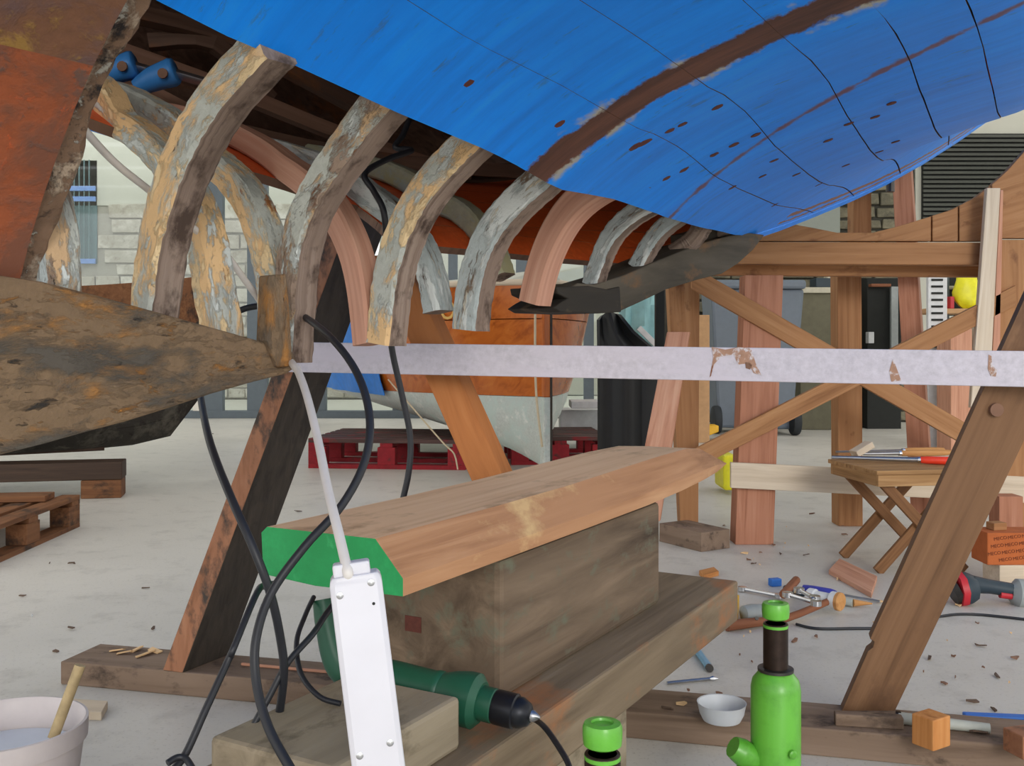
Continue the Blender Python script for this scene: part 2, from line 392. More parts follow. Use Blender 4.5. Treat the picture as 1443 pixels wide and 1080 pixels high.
# blue bottom paint with a scraped band along one frame, bare streaks and scuffs
def blue_material():
    m, nt, b = base_mat('blue_hull', .5, 0, .35)
    a = nt.nodes.new('ShaderNodeAttribute'); a.attribute_name = 'gc'
    sep = nt.nodes.new('ShaderNodeSeparateXYZ'); nt.links.new(a.outputs['Vector'], sep.inputs[0])
    U, V = sep.outputs[0], sep.outputs[1]
    streak = noise(nt, coords(nt, (26, 2.2, 1)), 1.0, 7, .7)
    big = noise(nt, coords(nt), 3.0, 5, .6)
    c = ramp(nt, streak, [(.3, lin((10,122,226))), (.55, lin((0,140,252))), (.75, lin((30,152,250)))])
    c = mix(nt, ramp(nt, big, BW(.5, .75)), c, lin((6,132,240)))
    sc = noise(nt, coords(nt, (38, 9, 1)), 1.0, 8, .75)
    c = mix(nt, mathn(nt, 'MULTIPLY', ramp(nt, sc, BW(.59, .67)), .55), c, lin((62,96,128)))
    wob = noise(nt, coords(nt), 16, 6, .65); wob2 = noise(nt, coords(nt), 45, 5, .7)
    d = mathn(nt, 'ABSOLUTE', mathn(nt, 'SUBTRACT', U, .385))
    d = mathn(nt, 'ADD', d, mathn(nt, 'MULTIPLY', mathn(nt, 'SUBTRACT', wob, .5), .05))
    d = mathn(nt, 'ADD', d, mathn(nt, 'MULTIPLY', mathn(nt, 'SUBTRACT', wob2, .5), .02))
    brown = ramp(nt, streak, [(.3, lin((62,40,34))), (.7, lin((116,76,60)))])
    putty = lin((168,166,154))
    fade = ramp(nt, d, [(.042, (1, 1, 1, 1)), (.056, (0, 0, 0, 1))])
    core = ramp(nt, d, [(.033, (1, 1, 1, 1)), (.038, (0, 0, 0, 1))])
    pm = mathn(nt, 'MULTIPLY', fade, ramp(nt, noise(nt, coords(nt), 9, 4, .6), BW(.52, .60)))
    vlim = mathn(nt, 'LESS_THAN', V, .90)
    c = mix(nt, mathn(nt, 'MULTIPLY', pm, vlim), c, putty)
    c = mix(nt, mathn(nt, 'MULTIPLY', core, vlim), c, brown)
    # narrow bare streak along the next frame
    d2 = mathn(nt, 'ABSOLUTE', mathn(nt, 'SUBTRACT', U, mathn(nt, 'SUBTRACT', 1.06, mathn(nt, 'MULTIPLY', V, .40))))
    d2 = mathn(nt, 'ADD', d2, mathn(nt, 'MULTIPLY', mathn(nt, 'SUBTRACT', wob, .5), .05))
    c = mix(nt, mathn(nt, 'MULTIPLY', ramp(nt, d2, [(.002, (1, 1, 1, 1)), (.012, (0, 0, 0, 1))]), .9), c, lin((104,58,48)))
    # bare rabbet lines beside the stem
    for v0, wd in ((.052, .011), (.016, .006)):
        d3 = mathn(nt, 'ADD', mathn(nt, 'ABSOLUTE', mathn(nt, 'SUBTRACT', V, v0)), mathn(nt, 'MULTIPLY', mathn(nt, 'SUBTRACT', wob, .5), .03))
        rb = mathn(nt, 'MULTIPLY', mathn(nt, 'LESS_THAN', d3, wd), mathn(nt, 'GREATER_THAN', U, 2.0))
        c = mix(nt, rb, c, lin((132,92,78)))
    nt.links.new(c, b.inputs['Base Color'])
    bump(nt, b, mathn(nt, 'ADD', streak, mathn(nt, 'MULTIPLY', core, -1.5)), .2, .003)
blue_material()

boat = thing('wooden_boat', 'blue bottomed wooden boat under repair with bare ribs and missing planks', 'boat', tuple(B(0, -.04, .9)))
# seams of the blue planking as (u, v), the last point of each at the stem
SEAMPX = [None, [(590,0),(700,62),(840,150),(905,190),(985,230),(1060,262),(1105,280),(1140,293)],
 [(837,0),(887,35),(939,76),(1024,140),(1076,177),(1134,219),(1197,260)],
 [(1055,0),(1105,56),(1169,120),(1227,184),(1268,228)],
 [(1233,0),(1268,52),(1294,99),(1323,157),(1338,188)],
 [(1377,0),(1393,58),(1402,134),(1404,148)]]
NS = 60
def seam_sample(k):
    if k == 0: pts = [(u, interp(EU, EV, u)) for u in (-1.3, -.7, -.3, 0, .3, .6, .9, 1.1, 1.3, 1.5, 1.7, 1.83)]
    else:
        vc, ue = ((.425, 2.36), (.575, 2.76), (.735, 3.32), (.875, 4.05), (.99, 5.0), (1.15, 5.9), (1.36, 6.7))[k-1]
        pts = [(u, -.008+(vc+.008)*(1-(max(0, u-.5)/(ue-.5))**1.14)) for u in [-1.3, -.4, .3]+[lerp(.5, ue, i/14) for i in range(15)]]
    us = [p[0] for p in pts]; vs = [p[1] for p in pts]
    out = []
    for i in range(NS+1):
        s = i/NS; out.append((lerp(us[0], us[-1], s), interp(us, vs, lerp(us[0], us[-1], s))))
    return out
SEAMS = [seam_sample(k) for k in range(8)]
def plank_rows(k, m=5, gap=.0007):
    rows, gc = [], []
    for j in range(m+1):
        t = j/m; r = []
        for (u0, v0), (u1, v1) in zip(SEAMS[k], SEAMS[k+1]):
            dv = max(v1-v0, .004); gg = min(gap/dv, .012); tt = lerp(gg, 1-gg, t)
            u, v = lerp(u0, u1, tt), lerp(v0, v1, tt); r.append((u, v, field(u, v)))
        rows.append(r)
    return rows
for k in range(7):
    rr = plank_rows(k)
    grid('bottom_plank', 'interior_dark', [[B(*q) for q in r] for r in rr], boat, .020, gc=[q for r in rr for q in r], mats2=('blue_hull', 'interior_dark'), nrm=Vector((.2, -.2, -1)))
    if k < 6:
        far = [[q for q in r if q[0] > -1.4] for r in rr]
        for sl, mt in (((slice(None),),'orange_paint'),) if k < 3 else (((slice(0, 31),), 'interior_dark'), ((slice(30, None),), 'orange_paint')):
            fr = [r[sl[0]] for r in far]
            grid('far_bottom_plank', mt, [[Bm(*q) for q in r] for r in fr], boat, .020, gc=[q for r in fr for q in r], mats2=('blue_hull', 'interior_dark'), nrm=Vector((-.2, .2, -1)))
# topsides above the picture, with an unseen deck added to shade the interior
def sheer(s):
    u = lerp(-1.3, 7.0, s); return (u, interp([-1.3, .5, 1.5, 3, 5, 7.0], [1.44, 1.46, 1.42, 1.18, .7, .0], u), interp([-1.3, 2, 7.0], [2.25, 2.35, 3.05], u))
top_n, top_f, dk = [[], []], [[], []], [[], []]
for i in range(NS+1):
    u, v = SEAMS[7][i]; sh = sheer(i/NS)
    top_n[0].append(B(u, v, field(u, v))); top_n[1].append(B(*sh)); top_f[0].append(Bm(u, SEAMS[6][i][1], field(SEAMS[6][i][0], SEAMS[6][i][1]))); top_f[1].append(Bm(*sh))
    dk[0].append(B(*sh)); dk[1].append(Bm(*sh))
grid('topside', 'interior_dark', top_n, boat, .02, mats2=('blue_hull', 'interior_dark'), nrm=Vector((.8, -.6, 0)))
grid('topside', 'orange_paint', [r[29:] for r in top_f], boat, .02, mats2=('blue_hull', 'interior_dark'), nrm=Vector((-.8, .6, 0)))
grid('topside', 'interior_dark', [r[:30] for r in top_f], boat, .02, mats2=('blue_hull', 'interior_dark'), nrm=Vector((-.8, .6, 0)))
grid('deck', 'interior_dark', dk, boat, .03, nrm=Vector((0, 0, 1)))
# far side lower planks, painted orange inside
for a0, a1 in ((0, .5), (.5, 1)):
    rows = []
    for j in range(4):
        r = []
        for i in range(13):
            u = lerp(.46, 1.62, i/12); s = section(u); ws = [q[1] for q in s]; n = list(range(9))
            i0 = interp(ws, n, max(1.185, ws[0])); tt = lerp(i0, 8, lerp(a0, a1, j/3)-(.01 if j == 3 and a1 < 1 else 0))
            v, w = interp(n, [q[0] for q in s], tt), interp(n, ws, tt); r.append(Bm(u, v, w))
        rows.append(r)
    grid('far_bottom_plank', 'orange_paint', rows, boat, .02, nrm=Vector((-.8, .6, -.3)), mats2=('blue_hull', 'interior_dark'))

# ribs: moulded depth inwards, siding along u
def rib(name, u, prof, mir, mats, depth=.078, side=.055, jag=0):
    pl = []
    for i in range(len(prof)-1):
        p0, p1, p2, p3 = prof[max(i-1, 0)], prof[i], prof[i+1], prof[min(i+2, len(prof)-1)]
        for k in range(4):
            t = k/4; f = lambda a, b, c, d: .5*(2*b+(c-a)*t+(2*a-5*b+4*c-d)*t*t+(3*b-a-3*c+d)*t**3)
            pl.append((f(p0[0], p1[0], p2[0], p3[0]), f(p0[1], p1[1], p2[1], p3[1])))
    pl.append(prof[-1])
    vs, gc, fs, fm = [], [], [], []; L = 0; off = rnd(); n = len(pl); T = B if not mir else Bm
    for i, (v, w) in enumerate(pl):
        a, b = pl[max(i-1, 0)], pl[min(i+1, n-1)]; tv, tw = b[0]-a[0], b[1]-a[1]; q = math.hypot(tv, tw); tv, tw = tv/q, tw/q
        if i: L += math.hypot(v-pl[i-1][0], w-pl[i-1][1])
        d = depth*(1+.06*math.sin(L*9+off)); jj = lambda: random.uniform(-jag, jag)
        ch = .006
        wv = jag*.7*math.sin(L*26+off*3); wu = jag*.9*math.sin(L*23+off*5)
        ring = [(0, ch), (ch, 0), (side-ch, 0), (side, ch), (side, d-ch), (side-ch, d), (ch, d), (0, d-ch)]
        for du, dn in ring:
            vs.append(T(u+du+wu+jj(), v-tw*(dn+wv)+jj(), w+tv*(dn+wv))); gc.append((L+off, du+off, dn))
    R = 8
    for i in range(n-1):
        for k in range(R):
            fs.append((i*R+k, i*R+(k+1) % R, (i+1)*R+(k+1) % R, (i+1)*R+k))
            # 7: aft face, 0,1,2: outer, 3: forward face, 4,5,6: inner
            fm.append(0 if k in (7, 6, 0) else (1 if k in (1, 2) else 2))
    fs += [tuple(range(R)), tuple(range((n-1)*R, n*R))]; fm += [1, 1]
    return mesh_obj(name, vs, fs, mats, boat, smooth=True, gc=gc, fmat=fm, angle=30)
NEAR = {'A': 'rib_ochre', 'B': 'rib_grey', 'C': 'rib_ochre', 'D': 'rib_pale', 'E': 'fresh_rib', 'F': 'rib_pale', 'G': 'rib_pale', 'H': 'bare_rib', 'I': 'bare_rib'}
for k in SK:
    u, pr = SEC[k]; pr = list(pr); v0 = pr[-1][0]
    if k == 'A': pr = pr[:-1]+[(lerp(pr[-2][0], pr[-1][0], .72), lerp(pr[-2][1], pr[-1][1], .72))]
    for dv in (.06, .14) if k != 'A' else (): pr.append((v0+dv, field(u, v0+dv)+.002))
    outer = 'fresh_rib' if k == 'E' else 'bare_rib'
    rib('rib', u, pr, False, [NEAR[k], outer, NEAR[k]], .064 if k in 'ABCDE' else .046, .058 if k in 'ABCDE' else .048, 0 if k == 'E' else .0013)
FAR = {'A': 'rib_ochre', 'B': 'rib_ochre', 'C': 'fresh_rib', 'D': 'rib_pale', 'E': 'rib_olive'}
ENDW = {'A': 0, 'B': 0, 'C': 0, 'D': .03, 'E': .06, 'F': .04, 'G': 0}
for k in FAR:
    u, pr = SEC[k]; pr = [p for p in pr if p[1] >= pr[0][1]+ENDW[k]]; v0 = SEC[k][1][-1][0]
    if k == 'A': u += .13; pr = [(pr[0][0], pr[0][1]-.07)]+pr
    for dv in (.06, .14, .24, .36, .5): pr.append((v0+dv, field(u, v0+dv)+.002))
    rib('rib', u, pr, True, [FAR[k], FAR[k] if k == 'C' else 'bare_rib', FAR[k]], .054, .055, 0 if k == 'C' else .0016)
# far rib of the aftermost open frame, seen past the aft planking
u = -.46; pr = [(max(v, -.012), w) for v, w in A0]
rib('rib', u+.02, [(v, w-.05) for v, w in pr]+[(pr[-1][0]+.15, pr[-1][1]+.08)], True, ['rib_pale', 'bare_rib', 'rib_grey'], .075, .06, .0014)

# aft planking left on the near side, scraped and orange
AFT = smooth2([toB(PU(x, y, -.47))[1:] for x, y in [(6,450),(12,400),(30,330),(57,250),(83,170),(106,110),(133,50),(161,0),(186,-45)]], 9, 2)
def aft(u, i):
    return (u, AFT[i][0], AFT[i][1])
def aft_rows(i0, i1, u0, u1, off=0):
    return [[B(*aft(lerp(u0, u1, j/6), i)) for j in range(7)] for i in range(i0, i1+1)]
for i0, i1, mt in ((0, 3, 'aft_orange'), (3, 6, 'aft_orange'), (6, 8, 'aft_plank')):
    rows = aft_rows(i0, i1, -1.5, -.47)
    grid('aft_plank', 'interior_dark', rows, boat, .022, mats2=(mt, 'aft_edge'), nrm=Vector((.8, -.6, -.2)))
rows = [[B(*[lerp(a, b, t) for a, b in zip(aft(-1.5+1.03*j/6, 8), (-1.5+1.03*j/6, .46, 1.475))]) for j in range(7)] for t in (0, .33, .66, 1)]
grid('aft_plank', 'interior_dark', rows, boat, .022, mats2=('aft_plank', 'aft_edge'), nrm=Vector((.6, -.5, -.6)))
pr = [aft(0, i)[1:] for i in range(9)]+[(.42, 1.455), (.50, 1.49)]
rib('rib', -.475, [(v+.010, w) for v, w in pr], False, ['aft_edge', 'aft_edge', 'aft_edge'], .07, .045, .003)

# keel timber with its sawn scarf
kp = [(-420,290),(-140,352),(0,388),(60,397),(140,417),(215,438),(290,459),(350,476),(386,486),(412,494),(418,508),(415,520),(405,527),(360,538),(300,555),(240,575),(180,594),(120,610),(60,627),(0,642),(-140,680),(-420,755)]
prism('keel', 'keel_old', [PV(x, y, .045) for x, y in kp], B(0, -.1, 0)-B(0, 0, 0), boat, .004, along=B(1, 0, 0)-B(0, 0, 0))
# sawn foot of the rib at the scarf
prism('rib_foot', 'keel_old', [PV(x, y, .056) for x, y in [(380,388),(404,386),(408,430),(413,516),(392,518),(376,480)]], B(0, -.03, 0)-B(0, 0, 0), boat, .003, along=(0, 0, 1))
# charred forefoot left of the old keel, broken at its end
fp = [(838,401),(880,388),(930,366),(985,344),(1046,327),(1078,331),(1062,352),(1040,372),(1018,386),(985,394),(940,408),(905,425),(872,440),(845,441),(812,441),(790,440),(780,434),(791,426),(800,421),(786,414),(784,404),(806,404),(815,399)]
prism('forefoot', 'forefoot_wood', [PV(x, y, .035) for x, y in fp], B(0, -.13, .0)-B(0, 0, 0), boat, .004, along=B(1, 0, .15)-B(0, 0, 0))
be = [(790,440),(780,434),(791,426),(800,421),(786,414),(784,404),(806,404),(830,403),(856,408),(874,404),(876,440),(845,442)]
prism('charred_end', 'black_wood', [PV(x, y, .040) for x, y in be], B(0, -.14, 0)-B(0, 0, 0), boat, .003, along=B(1, 0, 0)-B(0, 0, 0))
# stem: a bar swept along the profile, blue like the planks
sp = [(1.50, 1.235), (1.66, 1.27)]+[(s[0], s[2]-.004) for s in STEM]
rows = []
vs, fs, gc = [], [], []
for i, (u, w) in enumerate(sp):
    a, b = sp[max(i-1, 0)], sp[min(i+1, len(sp)-1)]; tu, tw = b[0]-a[0], b[1]-a[1]; q = math.hypot(tu, tw); nu, nw = tw/q, -tu/q
    for dv, dn in ((.006, -.05), (.006, .012), (-.012, .030), (-.068, .030), (-.086, .012), (-.086, -.05)):
        vs.append(B(u+nu*dn, dv-.0, w+nw*dn)); gc.append((u, dv, w))
for i in range(len(sp)-1):
    for k in range(6): fs.append((i*6+k, i*6+(k+1) % 6, (i+1)*6+(k+1) % 6, (i+1)*6+k))
fs += [tuple(range(6)), tuple(range((len(sp)-1)*6, len(sp)*6))]
mesh_obj('stem', vs, fs, ['blue_hull', 'forefoot_wood'], boat, smooth=True, gc=gc, fmat=[1 if i < 12 else 0 for i in range(len(fs)-2)]+[1, 1], angle=30)
# fastening plugs, dark against the blue
PL = [(660,117),(789,174),(834,244),(944,184),(962,175),(1011,151),(1065,190),(1034,204),(1006,218),(964,239),(939,251),(911,267),(1091,226),(1075,248),(1032,264),(987,290),(1091,289),(1041,309),(1167,198),(1195,175),(1233,165),(1256,146),(1122,246),(1154,260),(1192,233),(1239,214),(1262,200),(895,206),(908,201)]
plug_me = None
for x, y in PL:
    c = hit(x, y, .0215); uu = toB(c); d = B(uu[0], uu[1]+.02, field(uu[0], uu[1]+.02))-B(uu[0], uu[1], field(uu[0], uu[1])); d.normalize()
    f = (B(uu[0]+.02, uu[1], field(uu[0]+.02, uu[1]))-B(uu[0], uu[1], field(uu[0], uu[1]))).normalized(); n = d.cross(f).normalized()
    if n.z > 0: n = -n
    L, Wd = (.011, .0075) if (x, y) not in ((895,206), (908,201)) else (.017, .011)
    ring = [c+d*L*math.cos(a)*random.uniform(.8, 1.2)+f*Wd*math.sin(a)*random.uniform(.8, 1.2) for a in [k*math.pi/5 for k in range(10)]]
    mesh_obj('fastening_plug', [p-n*.002 for p in ring]+[p+n*.0012 for p in ring], [tuple(range(10)), tuple(range(19, 9, -1))]+[(k, (k+1) % 10, 10+(k+1) % 10, 10+k) for k in range(10)], 'plug', boat)
lathe('bolt_end', 'steel_dark', B(3.3, -.03, 1.63), (0, 0, 1), [(.018, 0), (.018, .08), (.028, .081), (.028, .10)], boat, 10)
# stringers along the far side, inside
for pts, wd, mt in (([P(110,52,2.55), P(330,130,2.95), P(480,190,3.2), P(660,250,3.5)], .03, 'stringer_pink'), ([P(140,100,2.45), P(260,160,2.6), P(340,205,2.75)], .032, 'stringer_pink'), ([P(210,60,2.9), P(300,62,2.95), P(380,140,3.1)], .03, 'interior_dark'), ([P(190,20,2.8), P(330,60,3.0), P(520,160,3.3)], .03, 'interior_dark')):
    tube('stringer', mt, pts, wd, boat, 4, 4, smooth=False)
for t0, wd, mt in ((.62, .06, 'interior_dark'), (.95, .07, 'interior_dark')):
    pts = []
    for i in range(9):
        u = lerp(-.9, 1.5, i/8); v = interp(EU, EV, u)+t0*(1-.25*i/8); pts.append(Bm(u, v, field(u, v)+.05))
    tube('stringer', mt, pts, wd/2, boat, 4, 3, smooth=False)
# ------------------------------------------------------------------ the room
def floor_mat():
    m, nt, b = base_mat('concrete', .42, 0, .35)
    v = coords(nt); a = noise(nt, v, .6, 6, .6); g = noise(nt, v, 6, 8, .7); f = noise(nt, v, 90, 4, .6)
    c = ramp(nt, a, [(.3, lin((192,189,182))), (.7, lin((214,210,202)))])
    c = mix(nt, mathn(nt, 'MULTIPLY', ramp(nt, g, BW(.52, .72)), .45), c, lin((150,146,140)))
    c = mix(nt, mathn(nt, 'MULTIPLY', ramp(nt, f, BW(.58, .68)), .28), c, lin((120,112,104)))
    nt.links.new(c, b.inputs['Base Color']); bump(nt, b, g, .06, .003)
    nt.links.new(ramp(nt, a, [(.3, (.36,)*3+(1,)), (.7, (.55,)*3+(1,))]), b.inputs['Roughness'])
floor_mat()
fl = mesh_obj('floor', [(-14, -6, 0), (16, -6, 0), (16, 13.4, 0), (-14, 13.4, 0)], [(0, 1, 2, 3)], 'concrete'); fl['kind'] = 'structure'

ce = thing('ceiling', '', '', (0, 5, 5.0)); del ce['label'], ce['category']; ce['kind'] = 'structure'
for i in range(7): box('sky_blocking_panel', 'render_pale', (-14, -3.2+i*2.6, 5.0), (30, 0, 0), (0, 1.45, 0), (0, 0, .15), ce, 0)      # unseen roof added to cut sky light from above; gaps let some through

# ------------------------------------------------------------------ trestle under the boat
tr = thing('trestle', 'trestle of white crossbeam on sloping legs above a long base board', 'trestle', (.0, 2.5, 0))
b0, b1 = Vector((-1.273, 2.80, 0)), Vector((1.45, 2.125, 0)); bd = (b1-b0).normalized(); bn = Vector((-bd.y, bd.x, 0))
box('base_board', 'base_board', b0, b1-b0, bn*.175, (0, 0, .065), tr, .004)
cb = quadboard('crossbeam', 'white_beam', [P(380,482,2.67), P(1530,496,2.235), P(1530,547.5,2.235), P(380,524,2.67)], bn*.042, tr, .002)
def beam_patch(poly, mt='bare_chip'):
    A, Bb = P(380,482,2.67), P(1530,496,2.235); dd = (Bb-A).normalized(); nn = Vector((-dd.y, dd.x, 0)).normalized()
    pts = []
    for x, y in poly:
        a = (x-CX)/F; Y = (nn.x*A.x+nn.y*A.y)/(nn.x*a+nn.y); pts.append(P(x, y, Y)-nn*.0012)
    prism('bare_patch', mt, pts, nn*.003, cb, 0)
beam_patch([(1003,489),(1022,493),(1040,489.5),(1058,491),(1066,515),(1073,529),(1062,526),(1055,512),(1040,514),(1034,500),(1016,503),(1006,514),(1002,530),(1000,532),(1005,505)])
beam_patch([(1258,506),(1262,515),(1270,537),(1256,538),(1253,524)]); beam_patch([(1393,500),(1397,502),(1398,514),(1405,522),(1403,531),(1396,530),(1392,520)])
beam_patch([(1050,511),(1056,509),(1060,515),(1057,521),(1051,519)], 'chip_dark')
# dark sloping leg and its orange partner, an A over the base board
c0, r0, l0 = Vector((-.896,2.70,.065)), Vector((-.815,2.86,.065)), Vector((-.958,2.722,.065)); up = Vector((.45,.07,1.262))
vs = [c0, r0, r0+l0-c0, l0]; vs += [v+up for v in vs]; ax = up.normalized()
gc = [((v-c0).dot(ax), (v-c0).dot((r0-c0).normalized()), (v-c0).dot((l0-c0).normalized())) for v in vs]
mesh_obj('leg', vs, [(3,2,1,0),(4,5,6,7),(0,1,5,4),(1,2,6,5),(2,3,7,6),(3,0,4,7)], ['dark_leg', 'dark_leg_edge'], tr, gc=gc, fmat=[0,0,0,0,0,1], bevel=.003)
quadboard('leg', 'leg_orange', [P(523,360,2.715), P(568,360,2.715), P(836,938+14,2.59), P(786,938+14,2.59)], (.03, .05, 0), tr)
lp = [(1453,400),(1549,400),(1261,1003),(1186,1003),(1223,918),(1230,913),(1232,905),(1226,901)]
prism('leg', 'brown_leg', [P(x, y, lerp(2.315, 2.42, (y-400)/603)) for x, y in lp], (.012, .045, 0), tr, .002, along=P(1549,400,2.315)-P(1261,1003,2.42))

kn = P(1405,578,2.335); lathe('knot', 'chip_dark', kn, (0, -1, 0), [(.016, -.02), (.016, .0008), (.008, .0012)], tr, 14)
# ------------------------------------------------------------------ keel timber on its blocking
AX = Vector((.4924, .8704, 0)); PX = Vector((-.8704, .4924, 0))          # along / across the timber
q0 = Vector((.592, 2.60, 0))                                              # far right corner of the long plank
sup = box('support_plank', 'grey_plank', q0-AX*1.75+Vector((0, 0, .235)), AX*1.75, PX*.34, (0, 0, .105), None, .006)
tag(sup, 'thick grey plank with orange stained edge carrying the big old block', 'plank')
k0 = q0-AX*.62+Vector((0, 0, 0))
lb = box('cribbing_block', 'slab', k0-AX*1.1+PX*.03, AX*1.05, PX*.26, (0, 0, .235), None, .006)
tag(lb, 'weathered grey timber on the floor beneath the thick support plank', 'timber')
c1 = Vector((-.02, 1.71, .34))
blk = box('old_block', 'old_block', c1, AX*.76, PX*.27, (0, 0, .243), None, .012)
tag(blk, 'large weathered brown timber block under the green ended keel timber', 'timber')
# square rusty hole mark in the end of the block
e = c1+PX*.165+Vector((0, 0, .095)); prism('rusty_mortise', 'plug', [e, e+PX*.035, e+PX*.035+Vector((0, 0, .028)), e+Vector((0, 0, .028))], -AX*.0015, blk, 0)
# the new keel timber: shaped section, green sealed end, tapering far end
kt = thing('keel_timber', 'freshly shaped timber with a green painted end on the old block', 'timber', tuple(c1+Vector((0, 0, .243))))
st = [0, .10, .35, .65, .95, 1.18, 1.36, 1.50, 1.66]
z0 = .585; base = Vector((-.158, 1.44, z0)); W = [.275, .275, .275, .275, .27, .265, .255, .235, .17]
hh = [.083, .083, .082, .084, .090, .090, .084, .066, .012]; lift = [0, 0, 0, 0, 0, .004, .010, .016, .022]
vs, gc = [], []
for s, w, h, l in zip(st, W, hh, lift):
    o = base+AX*s+Vector((0, 0, l)); of = (.275-w)*.35
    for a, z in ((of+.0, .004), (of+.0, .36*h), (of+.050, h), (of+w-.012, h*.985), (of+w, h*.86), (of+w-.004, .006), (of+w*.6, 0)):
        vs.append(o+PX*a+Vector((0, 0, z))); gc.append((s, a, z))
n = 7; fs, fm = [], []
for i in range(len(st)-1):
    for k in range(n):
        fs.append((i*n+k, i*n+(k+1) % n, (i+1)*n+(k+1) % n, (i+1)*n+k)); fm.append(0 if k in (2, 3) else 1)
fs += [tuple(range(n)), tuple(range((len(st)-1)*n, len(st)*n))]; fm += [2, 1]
mesh_obj('timber_body', vs, fs, ['new_keel_lit_top', 'new_keel_side', 'green_end'], kt, gc=gc, fmat=fm, bevel=.003)
# slab in front, across the support plank
s0 = Vector((-.078, 1.51, .34))
sl = box('wooden_slab', 'slab', s0-AX*.30+PX*.0, AX*.30, PX*.215, (0, 0, .08), None, .008)
tag(sl, 'grey end grain wooden slab lying in front of the green drill', 'slab')

# ------------------------------------------------------------------ power drill
dr = thing('power_drill', 'dark green corded power drill lying against the old block', 'drill', tuple(Vector((-.1, 1.58, .34))))
d0, d1 = P(560,960,1.62), P(764,1013,1.53); da = (d1-d0).normalized(); LD = (d1-d0).length
lathe('body', 'drill_green', d0-da*.05, da, [(.012,0),(.028,.01),(.031,.04),(.031,.115),(.033,.12),(.033,.127),(.031,.13),(.038,.15),(.043,.175),(.043,.19),(.032,.20)], dr, 24, 40)
lathe('gear_collar', 'drill_green', d0+da*.145, da, [(.026,0),(.027,.003),(.027,.026),(.025,.028)], dr, 20)
ck = lathe('chuck', 'chuck_black', d0+da*.172, da, [(.025,0),(.027,.004),(.027,.035),(.024,.037),(.024,.044),(.017,.058),(.010,.062)], dr, 20)
lathe('jaw', 'steel', d0+da*.232, da, [(.009,0),(.009,.006),(.002,.016)], ck, 10)
hd = [P(455,845,1.66), P(462,890,1.65), P(480,940,1.64), P(520,962,1.63), P(565,962,1.63)]
tube('handle', 'drill_green', hd, [.017, .019, .024, .028, .029], dr, 14)
tube('power_cable', 'cable_black', [P(442,842,1.66), P(430,868,1.6), P(418,905,1.55), P(424,950,1.5), P(450,982,1.47), P(480,992,1.46)], .0042, dr)

# ------------------------------------------------------------------ power strip on its white cable
ps = thing('power_strip', 'white multi socket power strip hanging by its white cable', 'power strip', tuple(P(535,1080,1.12)))
Y = 1.12
t0, t1 = P(500,812,Y), P(542,1150,Y-.01); ax = (t1-t0).normalized()
sx = Vector((1, .16, 0)); sx = (sx-ax*sx.dot(ax)).normalized(); sz = ax.cross(sx).normalized()
if sz.y > 0: sz = -sz
hw, L, dp = .0295, (t1-t0).length, .036
prof = [(-hw, -dp), (-hw, -.004), (-hw+.006, 0), (hw-.006, 0), (hw, -.004), (hw, -dp)]
def strip_ring(d, k): return [t0+ax*d+sx*(a*k)+sz*(b if k == 1 else b*.9-.002) for a, b in prof]
rings = [strip_ring(0, .86), strip_ring(.004, .96), strip_ring(.010, 1), strip_ring(L, 1)]
vs = [p for r in rings for p in r]; fs = []
for i in range(3):
    for k in range(6): fs.append((i*6+k, i*6+(k+1) % 6, (i+1)*6+(k+1) % 6, (i+1)*6+k))
fs += [tuple(range(6)), tuple(range(18, 24))]
hs = mesh_obj('housing', vs, fs, 'strip_white', ps, smooth=True, angle=30, bevel=.0015)
for dx, dy in ((-.019, .019), (.017, .010), (-.019, .198), (.016, .190)):
    lathe('screw', 'chrome', t0+ax*dy+sx*dx+sz*.0, sz, [(.0042, -.002), (.0042, .0006), (.003, .0012)], hs, 12)
lathe('indicator_hole', 'dark_gap', t0+ax*.034+sx*.017, sz, [(.0018, -.002), (.0018, .0004)], hs, 8)
nk = t0-sx*.004-sz*.018
box('cable_gland', 'strip_white', t0-ax*.014-sx*.024-sz*.03, sx*.042, ax*.016, sz*.024, ps, .003)
wc = [P(60,95,1.42), P(88,142,1.42), P(125,190,1.46), P(165,232,1.52), P(215,272,1.60), P(268,318,1.68), P(312,352,1.74), P(345,395,1.80), P(370,430,1.86), P(392,470,1.90), P(404,500,1.86), P(413,514,1.66), P(421,526,1.60), P(433,560,1.5), P(448,620,1.38), P(462,690,1.26), P(478,755,1.17), P(489,802,1.127), P(491,812,1.127)]
tube('white_cable', 'cable_white', wc, [.0062]*len(wc), ps, 10)

# ------------------------------------------------------------------ black cables
CR = .0062
tag(tube('electric_cable', 'cable_black', [P(410,1085,1.22), P(378,1025,1.25), P(361,960,1.28), P(361,900,1.30), P(383,835,1.33), P(430,770,1.36), P(482,712,1.40), P(514,650,1.44), P(521,590,1.48), P(505,530,1.53), P(470,480,1.60), P(428,446,1.78), P(400,434,1.90), P(372,431,1.93), P(340,437,1.93), P(305,458,1.92), P(280,500,1.90), P(281,545,1.80), P(290,600,1.62), P(303,645,1.52), P(327,705,1.44), P(358,775,1.40), P(382,840,1.40), P(396,905,1.42), P(400,950,1.43), P(393,1012,1.45)], CR, None, 10),
    'black electric cable looping in front of the keel end and crossing itself', 'cable')
tag(tube('electric_cable', 'cable_black', [P(392,822,1.64), P(375,826,1.56), P(362,836,1.47), P(330,912,1.40), P(322,930,1.40), P(290,1000,1.36), P(262,1062,1.33), P(240,1090,1.31)], .0052, None, 8),
    'straight black cable running from the green timber end towards the white bucket', 'cable')
tag(tube('electric_cable', 'cable_black', [P(478,842,1.56), P(458,868,1.52), P(440,895,1.48), P(405,935,1.44), P(378,985,1.42), P(352,1032,1.40)], .0048, None, 8),
    'thin black cable slanting behind the power strip onto the grey slab', 'cable')
